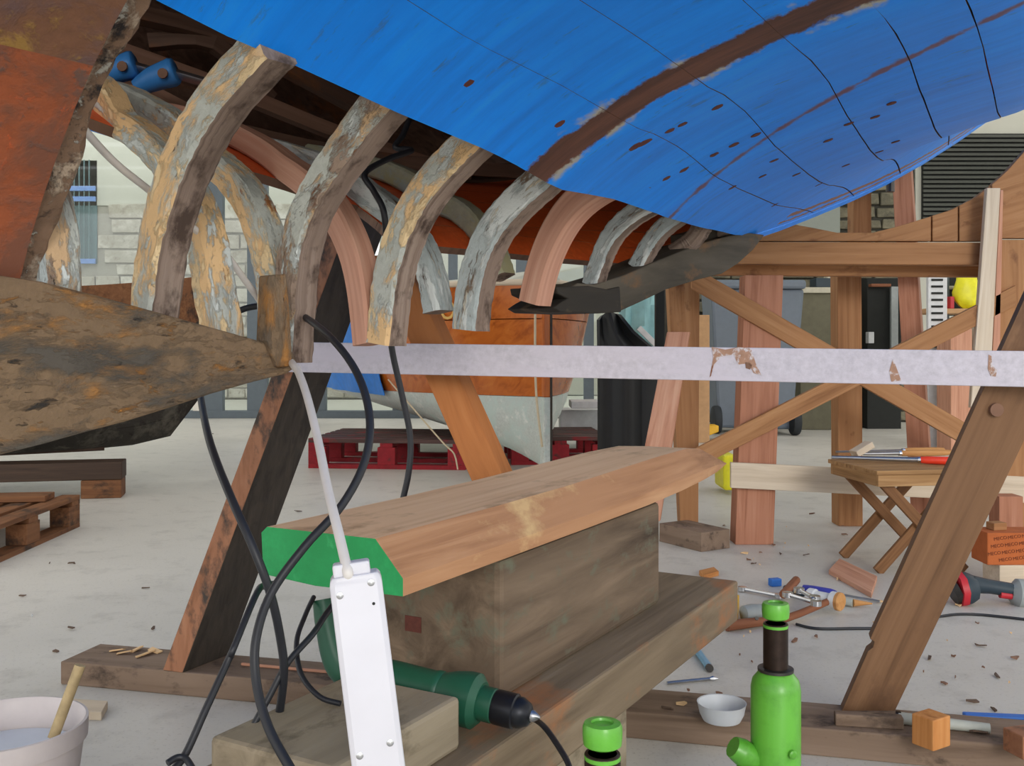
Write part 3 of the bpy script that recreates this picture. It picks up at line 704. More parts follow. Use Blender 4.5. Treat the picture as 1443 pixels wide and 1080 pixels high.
tag(tube('electric_cable', 'cable_black', [P(578,165,2.25), P(568,190,2.22), P(557,208,2.2), P(580,212,2.2), P(545,225,2.15), P(514,245,2.1), P(527,270,2.08), P(541,300,2.06), P(545,360,2.08), P(548,430,2.1), P(552,490,2.12), P(566,555,2.14), P(578,615,2.15), P(576,665,2.15), P(565,720,2.15), P(556,800,2.15), P(548,900,2.15), P(560,1000,2.14), PZ(600,1100,.008)], .0068, None, 10),
    'black cable hanging from inside the hull past the white crossbeam', 'cable')
tag(tube('electric_cable', 'cable_black', [P(735,1005,1.64), P(756,1016,1.58), P(768,1026,1.50), P(782,1045,1.45), P(800,1075,1.38), P(806,1100,1.34)], .0045, None, 8), 'short black cable trailing off the plank below the drill chuck', 'cable')
tag(tube('electric_cable', 'cable_black', [P(236,1076,1.30), P(250,1068,1.31), P(262,1070,1.31), P(272,1085,1.29)], .0045, None, 8), 'little black cable loop at the end of the straight cable', 'cable')

# ------------------------------------------------------------------ bottle jacks
def jack(px, ptop, Y, label, rz, k):
    c = P(px, ptop, Y); zt = c.z; x, y = c.x, c.y
    j = thing('bottle_jack', label, 'jack', (x, y, 0), 'green bottle jacks')
    r = .0445
    mesh = lathe('cylinder', 'jack_green', (x, y, .03), (0, 0, 1), [(r*.98,0),(r,.01),(r,zt-.03-.155),(r*.93,zt-.03-.14),(r*.70,zt-.03-.127),(r*.60,zt-.03-.122)], j, 28)
    lathe('collar', 'steel_dark', (x, y, zt-.124), (0, 0, 1), [(r*.72,0),(r*.72,.005),(r*.62,.006)], j, 24)
    prof = [(.0215, zt-.122)]; z = zt-.12
    while z < zt-.04: prof += [(.0215, z), (.0225, z+.0015)]; z += .003
    prof += [(.0215, zt-.038)]
    sc = lathe('extension_screw', 'jack_screw', (x, y, 0), (0, 0, 1), prof, j, 20, 80)
    lathe('ring', 'jack_green', (x, y, zt-.047), (0, 0, 1), [(.018,0),(.0225,.002),(.0225,.007),(.018,.009)], sc, 20)
    lathe('saddle', 'jack_green', (x, y, zt-.030), (0, 0, 1), [(.019,0),(.0235,.003),(.0245,.012),(.0245,.024),(.0225,.029),(.014,.030),(.013,.027)], j, 24)
    a = Vector((math.cos(rz), math.sin(rz), 0)); q = Vector((x, y, .13))
    so = tube('pump_socket', 'jack_green', [q+a*.030+Vector((0,0,.078)), q+a*.048+Vector((0,0,.082)), q+a*.066+Vector((0,0,.092)), q+a*.082+Vector((0,0,.102))], [.018, .022, .024, .019], j, 12)
    b = tube('pump_barrel', 'jack_green', [q+a*.062+Vector((0,0,-.10)), q+a*.062+Vector((0,0,.03)), q+a*.06+Vector((0,0,.07))], [.017, .017, .012], j, 12)
    lathe('valve', 'jack_green', q+Vector((.018, -.043, .10)), (.3, -1, 0), [(.008,0),(.008,.004),(.005,.006)], j, 10)
    cbox('base_plate', 'jack_green', (x, y, 0), .15, .12, .03, rz, j, .008)
jack(1093, 849, 1.80, 'green bottle jack standing in front of the base board beside the plastic bowl', math.radians(190), 0)
jack(849, 1018, 1.22, 'green bottle jack with low screw head beside the thick support plank', math.radians(320), 1)

# ------------------------------------------------------------------ bucket
bk = thing('bucket', 'translucent white plastic bucket holding pale paint with a stick', 'bucket', (-.955, 1.87, 0))
bc = (-.955, 1.87, 0)
lathe('pail', 'bucket', bc, (0, 0, 1), [(.10,0),(.112,.002),(.138,.20),(.138,.205),(.145,.206),(.146,.222),(.146,.242),(.141,.243),(.136,.236),(.134,.20),(.128,.15),(.02,.149)], bk, 40)
lathe('paint', 'bucket_paint', bc, (0, 0, 1), [(.126,.150),(.128,.185),(.10,.186),(.02,.186)], bk, 32)
sk = tube('stir_stick', 'stick', [P(75,1040,1.86), P(113,938,1.88)], .011, None, 6, 1)
tag(sk, 'paint crusted stirring stick standing in the white bucket', 'stick')
# ------------------------------------------------------------------ small boards and tools on the floor
def lay(name, mat, quad, h, label, cat, z=0, group=None, bevel=.002):
    q = [PZ(x, y, z+h) for x, y in quad]
    return tag(quadboard(name, mat, q, (0, 0, -h), None, bevel), label, cat, group)
lay('offcut', 'pine_pale', [(95,984),(152,988),(143,1004),(100,1002)], .022, 'pale wood offcut on the floor behind the white bucket', 'offcut')
lay('offcut', 'pine_pink', [(1183,787),(1236,812),(1228,836),(1168,803)], .02, 'flat pinkish board on the floor under the folding stool', 'board')
lay('offcut', 'block_orange', [(985,804),(1006,799),(1013,805),(992,811)], .02, 'small orange offcut on the floor past the long plank', 'offcut')
# pieces on the base board
ZB = .065
bar = beam('wooden_bar', 'base_board', PZ(1176,1012,ZB+.014), PZ(1272,1018,ZB+.014), .028, .028); tag(bar, 'square wooden bar lying on the base board at the brown leg foot', 'bar')
o = PZ(1312,1050,ZB)
bl = cbox('wood_block', 'block_orange', o, .062, .055, .068, math.radians(32)); tag(bl, 'small orange wooden block standing on the base board', 'block')
bl2 = cbox('wood_block', 'dark_leg_edge', PZ(1446,1062,ZB), .07, .06, .05, math.radians(15)); tag(bl2, 'pinkish brown wooden block at the end of the base board', 'block')
pp = thing('round_file', 'round grey tapered handle lying behind the orange block', 'file', tuple(PZ(1270,1015,ZB)))
tube('shaft', 'rubber_grey', [PZ(1266,1012,ZB+.014), PZ(1330,1020,ZB+.013), PZ(1395,1027,ZB+.012)], [.014, .013, .011], pp, 10, 3)
lathe('end_ring', 'steel_dark', PZ(1262,1011,ZB+.014), PZ(1330,1020,ZB+.013)-PZ(1266,1012,ZB+.014), [(.015,0),(.015,.012)], pp, 12)
wr = thing('wire_brush', 'blue handled tool lying on the floor past the base board', 'tool', tuple(PZ(1400,1014,0)))
beam('handle', 'blue_bright', PZ(1358,1011,.012), PZ(1470,1016,.012), .028, .02, parent=wr); beam('bristles', 'steel_dark', PZ(1398,1017,.006), PZ(1432,1019,.006), .03, .01, parent=wr)
# plastic bowl on the board
def clear_plastic():
    m, nt, b = base_mat('frosted_plastic', .45); b.inputs['Base Color'].default_value = lin((232,236,240)); b.inputs['Transmission Weight'].default_value = .45
clear_plastic()
bc = PZ(1017,1018,ZB)
tag(lathe('plastic_bowl', 'frosted_plastic', bc, (0, 0, 1), [(.028,0),(.044,.006),(.052,.022),(.057,.046),(.058,.047),(.055,.046),(.049,.022),(.040,.008),(.004,.004)], None, 32), 'frosted plastic bowl on the base board beside the green jack', 'bowl')
tp = thing('pen_tube', 'light blue round rod on the floor beside the long plank', 'rod', tuple(PZ(990,930,0)))
tube('rod', 'light_blue_tube', [PZ(972,903,.011), PZ(1000,942,.011)], .011, tp, 12, 1); lathe('cap', 'steel_dark', PZ(999,941,.011), PZ(1000,942,.011)-PZ(972,903,.011), [(.0115,0),(.0115,.012)], tp, 12)
ch = thing('chisel', 'thin steel chisel blade on the floor near the plastic bowl', 'chisel', tuple(PZ(980,960,0)))
tube('blade', 'steel', [PZ(940,963,.006), PZ(1000,957,.006)], .005, ch, 6, 1); lathe('tip', 'chrome', PZ(1000,957,.006), (1, .1, 0), [(.005,0),(.008,.01),(.002,.025)], ch, 8)
# hammer
hm = thing('hammer', 'wooden handled hammer with a pale round faced head on the floor', 'hammer', tuple(PZ(1100,880,0)))
tube('handle', 'handle_brown', [PZ(1024,882,.02), PZ(1060,878,.02), PZ(1110,871,.022), Vector(((1172-CX)/F*3.56, 3.56, .045))], [.019, .016, .013, .012], hm, 12, 4)
a, b = P(1144,848,3.62), P(1200,866,3.50); a.z = b.z = .045; dd = b-a
hh_ = lathe('head', 'white_metal', a-dd*.1, dd, [(.022,0),(.027,.006),(.027,.03),(.022,.036),(.022,.09),(.032,.098),(.033,.12)], hm, 18)
lathe('face', 'tool_handle', a-dd*.1+dd.normalized()*.12, dd, [(.033,0),(.033,.012),(.030,.015)], hh_, 18)
# spanners
def spanner(p, q, r, label, name='spanner'):
    t = thing(name, label, 'spanner', tuple((p+q)/2*1.0-Vector((0, 0, .01))))
    tube('shank', 'chrome', [p, (p+q)/2, q], [r, r*.8, r], t, 8, 3)
    for e, s in ((p, -1), (q, 1)):
        lathe('jaw', 'chrome', e-Vector((0, 0, r*1.1)), (0, 0, 1), [(r*1.2, 0), (r*2.1, .001), (r*2.1, r*2), (r*1.1, r*2.1)], t, 12)
spanner(PZ(1046,830,.012), PZ(1098,840,.012), .008, 'long chrome spanner on the floor beside the hammer handle')
spanner(PZ(1110,838,.088), PZ(1150,850,.088), .009, 'short chrome spanner lying across the hammer head')
spanner(PZ(1126,832,.092), PZ(1148,843,.092), .009, 'thick chrome ratchet spanner between the screwdrivers')
gc_ = thing('machine_part', 'rounded grey cast metal part lying beside the plank end', 'metal part', tuple(PZ(1064,870,0)))
lathe('body', 'bosch_grey', PZ(1046,866,.03), PZ(1085,862,.03)-PZ(1046,866,.03), [(.012,0),(.028,.006),(.032,.04),(.028,.08),(.014,.095)], gc_, 16)
lathe('nut', 'steel_dark', PZ(1066,872,.042), (0, -1, .4), [(.007,0),(.007,.008)], gc_, 6)
yb = beam('spirit_level', 'yellow_tool', PZ(1036,876,.02), PZ(1039,846,.02), .014, .04); tag(yb, 'yellow bar on the floor against the plank end', 'bar')
tag(tube('round_peg', 'handle_brown', [PZ(1104,838,.045), PZ(1122,818,.05)], .016, None, 12, 1), 'short round wooden handle lying over the spanners', 'handle')
tag(cbox('plastic_scrap', 'blue_bright', PZ(1092,826,0), .045, .03, .03, .3), 'small blue plastic scrap behind the spanners', 'scrap')
def driver(p, q, r, col, label, blade=None, frac=.45):
    t = thing('screwdriver', label, 'screwdriver', tuple(p-Vector((0, 0, r)))); m = p.lerp(q, frac)
    tube('handle', col, [p, p.lerp(m, .3), p.lerp(m, .8), m], [r*.8, r, r, r*.6], t, 10, 3); tube('blade', 'steel', [m, q], .005, t, 6, 1)
driver(PZ(1132,829,.017), PZ(1240,848,.012), .016, 'handle_blue', 'screwdriver with a purple blue handle among the floor tools')
driver(PZ(1106,829,.014), PZ(1146,842,.012), .014, 'tool_dark', 'dark blue handled screwdriver beside the short wooden handle', frac=.7)
t = thing('gouge', 'grey ferruled tool with an orange wooden tip on the floor', 'tool', tuple(PZ(1190,850,0)))
tube('ferrule', 'rubber_grey', [PZ(1160,842,.016), PZ(1202,850,.016)], [.016, .014], t, 12, 1); tube('wooden_tip', 'tool_handle', [PZ(1202,850,.016), PZ(1229,851,.012)], [.014, .003], t, 10, 1)
tag(tube('electric_cable', 'cable_black', [PZ(1122,880,.005), PZ(1150,886,.005), PZ(1200,886,.005), PZ(1260,884,.005), PZ(1325,869,.005), PZ(1370,866,.005), PZ(1443,873,.005), PZ(1500,880,.005)], .0052, None, 6), 'thin black cable lying on the floor behind the brown leg', 'cable')
# angle tool at the right
ag = thing('cordless_tool', 'dark blue and red cordless tool lying on the floor', 'power tool', tuple(PZ(1380,850,0)))
p0 = PZ(1349,852,0); Yt = p0.y
tube('battery', 'tool_dark', [P(1352,831,Yt), P(1362,830,Yt), P(1374,829,Yt)], [.064, .062, .045], ag, 8, 2)
tube('red_band', 'tool_red', [P(1348,831,Yt), P(1357,830,Yt)], .066, ag, 8, 1); tube('sole', 'steel_dark', [P(1341,836,Yt), P(1348,833,Yt)], [.045, .055], ag, 8, 1)
tube('grip', 'tool_dark', [P(1370,824,Yt), P(1395,827,Yt), P(1425,832,Yt)], [.034, .026, .026], ag, 10, 3); tube('trigger', 'tool_red', [P(1409,838,Yt-.012), P(1426,840,Yt-.012)], .014, ag, 8, 1)
lathe('gear_head', 'bosch_grey', P(1424,836,Yt), (1, -.1, -.1), [(.03,0),(.055,.02),(.058,.06),(.04,.10)], ag, 18)
# brick on blocks
c = PZ(1418,822,0)
b1_ = cbox('wood_block', 'pine_pale', c, .13, .12, .085, .1); tag(b1_, 'pale grey wooden block under the orange brick', 'block')
br = thing('hollow_brick', 'orange clay brick with diagonal print on a pale block', 'brick', (c.x, c.y, .085))
Yk = c.y-.06; zt = .085
bx = box('brick_body', 'brick_orange', (c.x-.105, Yk, .085), (.30, 0, 0), (0, .14, 0), (0, 0, .128), br, .004)
for r_ in range(4):
    for s_ in range(5):
        X = c.x-.115+s_*.056+r_*.012; Z = .096+r_*.030+s_*.006-.004
        if X+.045 < c.x+.19 and Z < .205 and X > c.x-.104: textmesh('print_mark', 'MECO', 'brick_print', .019, (X, Yk-.0006, Z), (1, 0, .14), (0, 0, 1), bx, .0006)
tag(cbox('offcut', 'pine_orange', (c.x-.03, c.y+.02, .213), .06, .05, .03, .2), 'small orange offcut lying on top of the clay brick', 'offcut')

# ------------------------------------------------------------------ folding stool and what lies on it
so = thing('folding_stool', 'small folding wooden stool with crossed legs carrying chisels', 'stool', (1.7, 4.3, 0))
A1, A2 = Vector((.99, .14, 0)), Vector((-.14, .99, 0)); fl0 = Vector((1.507, 4.10, .418))
for k in range(5): box('slat', 'stool_wood', fl0+A2*(.09*k+.002)+Vector((0, 0, .004)), A1*.46, A2*.085, (0, 0, .018), so, .002)
for a_, l_ in ((fl0+A1*.01+A2*.01, A1*.44), (fl0+A1*.01+A2*.42, A1*.44)): box('apron', 'stool_wood', a_-Vector((0, 0, .045)), l_, A2*.02, (0, 0, .048), so, .002)
for a_ in (fl0+A1*.01+A2*.03, fl0+A1*.43+A2*.03): box('apron', 'stool_wood', a_-Vector((0, 0, .045)), A2*.39, A1*.02, (0, 0, .048), so, .002)
for d_, e_ in ((.05, .075), (.36, .385)):
    beam('leg', 'stool_dark', fl0+A1*.04+A2*d_+Vector((0, 0, -.02)), fl0+A1*.42+A2*d_+Vector((0, 0, -.412)), .02, .045, parent=so)
    beam('leg', 'stool_dark', fl0+A1*.42+A2*e_+Vector((0, 0, -.02)), fl0+A1*.04+A2*e_+Vector((0, 0, -.412)), .02, .045, parent=so)
lathe('pivot_bolt', 'steel', fl0+A1*.23+A2*.03+Vector((0, 0, -.216)), -A2, [(.006,0),(.006,.012)], so, 8)
ZS = .44
def chisel(p, q, m, r, col, label, bw=.008):
    t = thing('chisel', label, 'chisel', tuple(p)); mid = p.lerp(q, m)
    tube('blade', 'steel', [p, mid], [bw*.5, bw*.8], t, 6, 1); tube('handle', col, [mid, mid.lerp(q, .2), mid.lerp(q, .75), q], [r*.75, r, r*1.05, r*.8], t, 12, 3)
    lathe('ferrule', 'chrome', mid-(q-p).normalized()*.006, q-p, [(r*.8,0),(r*.85,.012)], t, 10)
Z_ = ZS+.019
chisel(PZ(1172,644.5,Z_), PZ(1350,650,Z_), .70, .017, 'handle_red', 'red handled file lying on the folding stool', .016)
chisel(PZ(1215,640,Z_), PZ(1340,638,Z_), .42, .015, 'tool_handle', 'wooden handled chisel on the stool behind the red handled file', .012)
chisel(PZ(1178,637,Z_), PZ(1330,634.5,Z_), .62, .014, 'tool_handle', 'wooden handled gouge lying farthest back on the folding stool', .010)
tag(beam('wood_wedge', 'pine_pale', P(1203,640,4.5), P(1226,626,4.52), .06, .03), 'pale wooden wedge propped up on the folding stool', 'wedge')

# ------------------------------------------------------------------ wooden cradle on the right
cr = thing('boat_cradle', 'large orange pine cradle with curved top boards and cross braces', 'cradle', (1.6, 4.9, 0))
YC = 4.80
def post(x0, x1, ytop, ybot, mat='pine_redbrown', dx=0, dep=.11, Y=None):
    Y = Y or (EYE*F/(ybot-HZ))
    quadboard('post', mat, [P(x0+dx, ytop, Y), P(x1+dx, ytop, Y), P(x1, ybot, Y), P(x0, ybot, Y)], (-.0, dep, 0), cr)
post(1036,1090,388,768,'pine_redbrown',14,.12)
post(1182,1216,372,742,'pine_orange',-2,.12); 
Yp = EYE*F/(742-HZ)+.02
quadboard('post', 'pine_orange', [P(1203,262,Yp), P(1228,262,Yp), P(1228,372,Yp), P(1203,372,Yp)], (0, .1, 0), cr)
quadboard('post', 'pine_redbrown', [P(1256,230,5.1), P(1283,230,5.1), P(1316,733,5.1), P(1284,733,5.1)], (.06, .12, 0), cr)
quadboard('post', 'pine_orange', [P(1404,338,4.75), P(1470,338,4.75), P(1462,768,4.75), P(1410,768,4.75)], (0, .1, 0), cr)
quadboard('post', 'pine_orange', [P(941,385,4.95), P(986,385,4.95), P(984,757,4.95), P(960,757,4.95)], (0, .1, 0), cr)
quadboard('prop_board', 'pine_pink', [P(940,468,4.85), P(972,468,4.85), P(930,735,4.85), P(888,735,4.85)], (.01, .04, 0), cr)
cbox('foot_block', 'base_board', PZ(978,768,0), .18, .30, .09, .55, cr)
quadboard('top_beam', 'pine_orange', [P(1030,341,YC), P(1480,342,YC), P(1480,374,YC), P(1030,372,YC)], (0, .09, 0), cr)
quadboard('lower_beam', 'pine_orange', [P(1000,372,YC+.14), P(1480,374,YC+.14), P(1480,391,YC+.14), P(1000,388,YC+.14)], (0, .06, 0), cr)
def curved(poly, Y, mt='pine_orange', th=.04): prism('curved_board', mt, [P(x, y, Y) for x, y in poly], (0, th, 0), cr, .003, along=(1, 0, .3))
curved([(1040,340),(1048,333),(1085,322),(1112,315),(1150,322),(1180,328),(1230,328),(1262,320),(1312,305),(1312,340)], YC+.02)
curved([(1314,304),(1340,296),(1350,291),(1350,340),(1314,340)], YC+.03); curved([(1352,290),(1375,278),(1396,262),(1396,340),(1352,340)], YC+.03)
curved([(1398,260),(1420,240),(1443,214),(1500,150),(1500,336),(1398,336)], YC+.02)
quadboard('brace', 'pine_orange', [P(975,374.5,YC-.03), P(1392,614,YC-.03), P(1392,646,YC-.03), P(975,406.5,YC-.03)], (0, .03, 0), cr)
quadboard('brace', 'pine_orange', [P(955,645.5,YC-.07), P(1432,402,YC-.07), P(1432,431,YC-.07), P(955,674,YC-.07)], (0, .03, 0), cr)
quadboard('rail', 'pine_pale', [P(1030,652,YC-.06), P(1480,674,YC-.06), P(1480,711,YC-.06), P(1030,688,YC-.06)], (0, .025, 0), cr)
quadboard('upright_batten', 'pine_pale', [P(1391,265,4.72), P(1410,265,4.72), P(1394,575,4.72), P(1368,575,4.72)], (0, .03, 0), cr)
quadboard('upright_batten', 'pine_pink', [P(1410,268,4.73), P(1414,268,4.73), P(1408,560,4.73), P(1396,560,4.73)], (0, .03, 0), cr)
post(1408,1442,700,785,'pine_redbrown',0,.1)
# ------------------------------------------------------------------ pallets
def pallet(name, mat, c, rz, L, Wd, H, label, group=None, z=0, deck=None):
    t = thing(name, label, 'pallet', (c[0], c[1], z), group); a = Vector((math.cos(rz), math.sin(rz), 0)); b = Vector((-math.sin(rz), math.cos(rz), 0)); o = Vector((c[0], c[1], z))
    th = H*.14
    for i in range(7): box('deck_board', deck or mat, o-a*L/2+b*(-Wd/2+i*(Wd-.095)/6)+Vector((0, 0, H-th)), a*L, b*.095, (0, 0, th), t, .002)
    for i in range(3): box('stringer_board', mat, o+a*(-L/2+i*(L-.1)/2)-b*Wd/2+Vector((0, 0, H-2*th)), a*.1, b*Wd, (0, 0, th), t, .002)
    for i in range(3):
        for j in range(3): box('spacer_block', mat, o+a*(-L/2+i*(L-.14)/2)+b*(-Wd/2+j*(Wd-.1)/2)+Vector((0, 0, th)), a*.14, b*.1, (0, 0, H-3*th), t, .003)
        box('bottom_board', mat, o-a*L/2+b*(-Wd/2+i*(Wd-.1)/2), a*L, b*.1, (0, 0, th), t, .002)
    return t
pallet('pallet', 'red_paint', (-.93, 8.25), math.radians(-6), 1.25, 1.0, .235, 'red pallet under the varnished boat nearest the blue tarp', deck='pallet_dirty')
pallet('pallet', 'red_paint', (.36, 8.55), math.radians(4), .80, 1.0, .225, 'red pallet beyond the stem of the varnished boat', deck='pallet_dirty')
pallet('pallet', 'pallet_wood', (-2.72, 4.70), math.radians(92), 1.1, .9, .17, 'brown wooden pallet under the dark hulled boat')

# ------------------------------------------------------------------ varnished boat with white bottom
vb = thing('varnished_boat', 'varnished wooden boat with white bottom standing on red pallets', 'boat', (.22, 6.7, .15))
vax = Vector((-.28, .96, 0)); vpx = Vector((-.96, -.28, 0)); S0 = Vector((.225, 6.62, 0))
def vhull(s, side, t):
    """s metres aft, t 0 keel .. 1 waterline .. 2 sheer"""
    kz = .16+.075*s; wl = .62-.012*s; sz = 1.40+.02*s
    full = 1-(1-min(s/4.2, 1))**2.3
    bw = 1.04*full; bs = 1.16*(1-(1-min(s/4.0, 1))**3.1)
    if t <= 1:
        a = t; y = bw*(a**.75 if s < .5 else math.sin(a*math.pi/2)**.8); z = lerp(kz, wl, a**1.25)
    else:
        a = t-1; y = lerp(bw, bs, a**.8); z = lerp(wl, sz, a)
    if side == 0: side = 1
    p = S0+vax*s+vpx*(y+.012)*side; p.z = z; return p
ss = [i*.25 for i in range(17)]
for side in (1, -1):
    grid('white_bottom', 'white_hull', [[vhull(s, side, t/6) for s in ss] for t in range(7)], vb, .012, nrm=vpx*side+Vector((0, 0, -.3)))
    rows4 = []
    for a, b in ((1, 1.34), (1.34, 1.67), (1.67, 2)):
        rr = [[vhull(s, side, lerp(a+.004, b-.004, t/2)) for s in ss] for t in range(3)]
        grid('topside_plank', 'varnish', rr, vb, .014, nrm=vpx*side, gc=[(q.z*3, s*.6, s*.5+q.z) for r in rr for s, q in zip(ss, r)])
    tube('rubbing_strake', 'pine_pale', [vhull(s, side, 1.985)+vpx*side*.02 for s in ss[::2]], .022, vb, 6, 2)
tw = 1.4+.02*4
pts = [vhull(4.0, 1, t/3) for t in range(7)]+[vhull(4.0, -1, (6-t)/3) for t in range(7)]
mesh_obj('transom', pts, [tuple(range(14))], 'varnish', vb)
stp = [S0+vax*.03+Vector((0, 0, z)) for z in (.15, .4, .62, .9, 1.15, 1.42)]
for i, (z0_, z1_, mt) in enumerate(((.15, .62, 'white_hull'), (.62, 1.44, 'varnish'))):
    box('stem_post', mt, S0-vax*(.05 if i == 0 else .045)-vpx*.028+Vector((0, 0, z0_)), vax*.09, vpx*.056, (0, 0, z1_-z0_), vb, .006)
box('stem_band', 'dark_leg', S0-vax*.053-vpx*.03+Vector((0, 0, .17)), vax*.02, vpx*.016, (0, 0, 1.2), vb, .002)
dk_ = [[vhull(s, 1, 1.97) for s in ss], [vhull(s, -1, 1.97) for s in ss]]
grid('boat_cover', 'render_pale', [[p+Vector((0, 0, .02)) for p in dk_[0]], [(p+q)/2+Vector((0, 0, .10)) for p, q in zip(*dk_)], [p+Vector((0, 0, .02)) for p in dk_[1]]], vb, .006, nrm=Vector((0, 0, 1)))
# gold letters on the bow
p_ = vhull(.80, 1, 1.80); e_ = vhull(1.15, 1, 1.80)-p_
textmesh('registration_letters', 'JOO', 'gold', .20, p_+vpx*.022+Vector((0, 0, -.10)), vhull(.42, 1, 1.8)-p_, Vector((0, 0, 1)), vb, .002)
tube('mooring_rope', 'rope', [P(755,392,6.5), P(754,490,6.48), P(756,562,6.48), P(764,630,6.52)], .008, vb, 6, 3)
tube('mooring_rope', 'rope', [P(547,535,7.6), P(590,585,7.4), P(625,625,7.2), P(640,640,7.15), P(645,662,7.1)], .006, vb, 6, 3)
# blue tarp over the after part of the varnished boat
tp_ = [[vhull(s_, 1, t_)+vpx*(.035+.02*math.sin(s_*9+t_*5)) for s_ in [1.75+.19*i for i in range(12)]] for t_ in (.90, 1.1, 1.3, 1.5, 1.7, 1.9, 2.0)]
tp_.append([p-vpx*.5+Vector((0, 0, .12)) for p in tp_[-1]])
tag(grid('blue_tarp', 'tarp_blue', tp_, None, .006, nrm=vpx), 'blue tarpaulin draped over the side of the varnished boat', 'tarpaulin')

# ------------------------------------------------------------------ dark boat on timbers at the left
db = thing('old_dark_boat', 'old dark hulled boat on wooden blocks beyond the keel', 'boat', (-3.4, 6.6, .3))
dax = Vector((.86, .51, 0)); dpx = Vector((.51, -.86, 0)); D0 = Vector((-2.25, 7.3, 0))
rows = {1: [], -1: []}
for side in (1, -1):
    rr = []
    for i in range(15):
        s = i/14*3.6; r = []
        full = 1-(1-min((s+.02)/2.4, 1))**2.2
        for j in range(9):
            a = j/8; y = .82*full*math.sin(a*math.pi/2)**.7; z = lerp(.25+.30*math.exp(-s/.10)+.10*math.exp(-s/.35), 1.20+.28*math.exp(-s/1.4), a**1.5)
            p = D0-dax*s+dpx*side*y; p.z = z; r.append(p)
        rr.append(r)
    for k in range(4): grid('strake', 'dark_hull' if k < 3 else 'pallet_wood', [r[2*k:2*k+3] for r in rr], db, .018, nrm=dpx*side)
box('keel', 'dark_timber', D0-dax*3.6-dpx*.03+Vector((0, 0, .232)), dax*2.9, dpx*.06, (0, 0, .05), db, .004)
tag(box('timber_bearer', 'dark_timber', PZ(172,702,0)+Vector((-1.2,-.25,.116)), (1.2, .25, 0), (-.05, .2, 0), (0, 0, .112), None, .006), 'dark timber baulk lying on another below the dark boat', 'timber')
tag(box('timber_bearer', 'pallet_wood', PZ(172,702,0)+Vector((-.24,-.05,0)), (.235, .05, 0), (-.05, .2, 0), (0, 0, .115), None, .006), 'brown timber baulk on the floor below the dark boat', 'timber')
tag(box('loose_plank', 'pallet_wood', Vector((-3.1, 4.9, .173)), (.75, .10, .0), (-.02, .15, 0), (0, 0, .03), None, .003), 'loose brown plank resting on the wooden pallet', 'plank')

# ------------------------------------------------------------------ glass front on the left, stone house outside
YG = 13.35
def glass_mat():
    m, nt, b = base_mat('pane_glass', .02); nt.nodes.remove(b); out = nt.nodes['Material Output']
    t = nt.nodes.new('ShaderNodeBsdfTransparent'); t.inputs[0].default_value = (.93, .96, .96, 1); g = nt.nodes.new('ShaderNodeBsdfGlossy'); g.inputs['Roughness'].default_value = .03
    mx = nt.nodes.new('ShaderNodeMixShader'); mx.inputs[0].default_value = .06; nt.links.new(t.outputs[0], mx.inputs[1]); nt.links.new(g.outputs[0], mx.inputs[2]); nt.links.new(mx.outputs[0], out.inputs[0])
glass_mat()
def wx(px, Y): return (px-CX)/F*Y
wl = thing('window_1', 'glazed front', 'window', (-4, YG, 0)); del wl['label'], wl['category']; wl['kind'] = 'structure'
posts = [(-1500,28),(-1260,14),(-1020,28),(-780,14),(-560,28),(-340,14),(-140,28),(298,31),(362,28),(452,14),(560,14),(638,13),(735,16),(830,14),(916,34)]
HG = 4.6
xs_ = []
for px, w_ in posts:
    ww = w_/F*YG; x = wx(px, YG); xs_.append((x-ww/2, x+ww/2)); box('mullion', 'mullion', (x-ww/2, YG, 0), (ww, 0, 0), (0, .12, 0), (0, 0, HG), wl, .004)
x0, x1 = xs_[0][1], xs_[-1][0]
box('sill', 'mullion', (x0, YG-.02, .0), (x1-x0, 0, 0), (0, .16, 0), (0, 0, .10), wl, .004); box('transom_bar', 'mullion', (x0, YG+.01, 4.15), (x1-x0, 0, 0), (0, .08, 0), (0, 0, .10), wl, .004)
for (a, b), (c_, d_) in zip(xs_, xs_[1:]):
    for z0_, z1_ in ((.10, 4.15), (4.25, HG)): box('pane', 'pane_glass', (b, YG+.05, z0_), (c_-b, 0, 0), (0, .012, 0), (0, 0, z1_-z0_), wl, 0)
wp = box('door_jamb', 'mullion_white', (wx(279, YG)-.06, YG-.03, .1), (.11, 0, 0), (0, .06, 0), (0, 0, HG-.2), wl, .003)
gr = mesh_obj('pavement', [(-30, 13.4, -.02), (30, 13.4, -.02), (30, 60, -.02), (-30, 60, -.02)], [(0, 1, 2, 3)], 'render_pale'); gr['kind'] = 'structure'
YH = 18.5
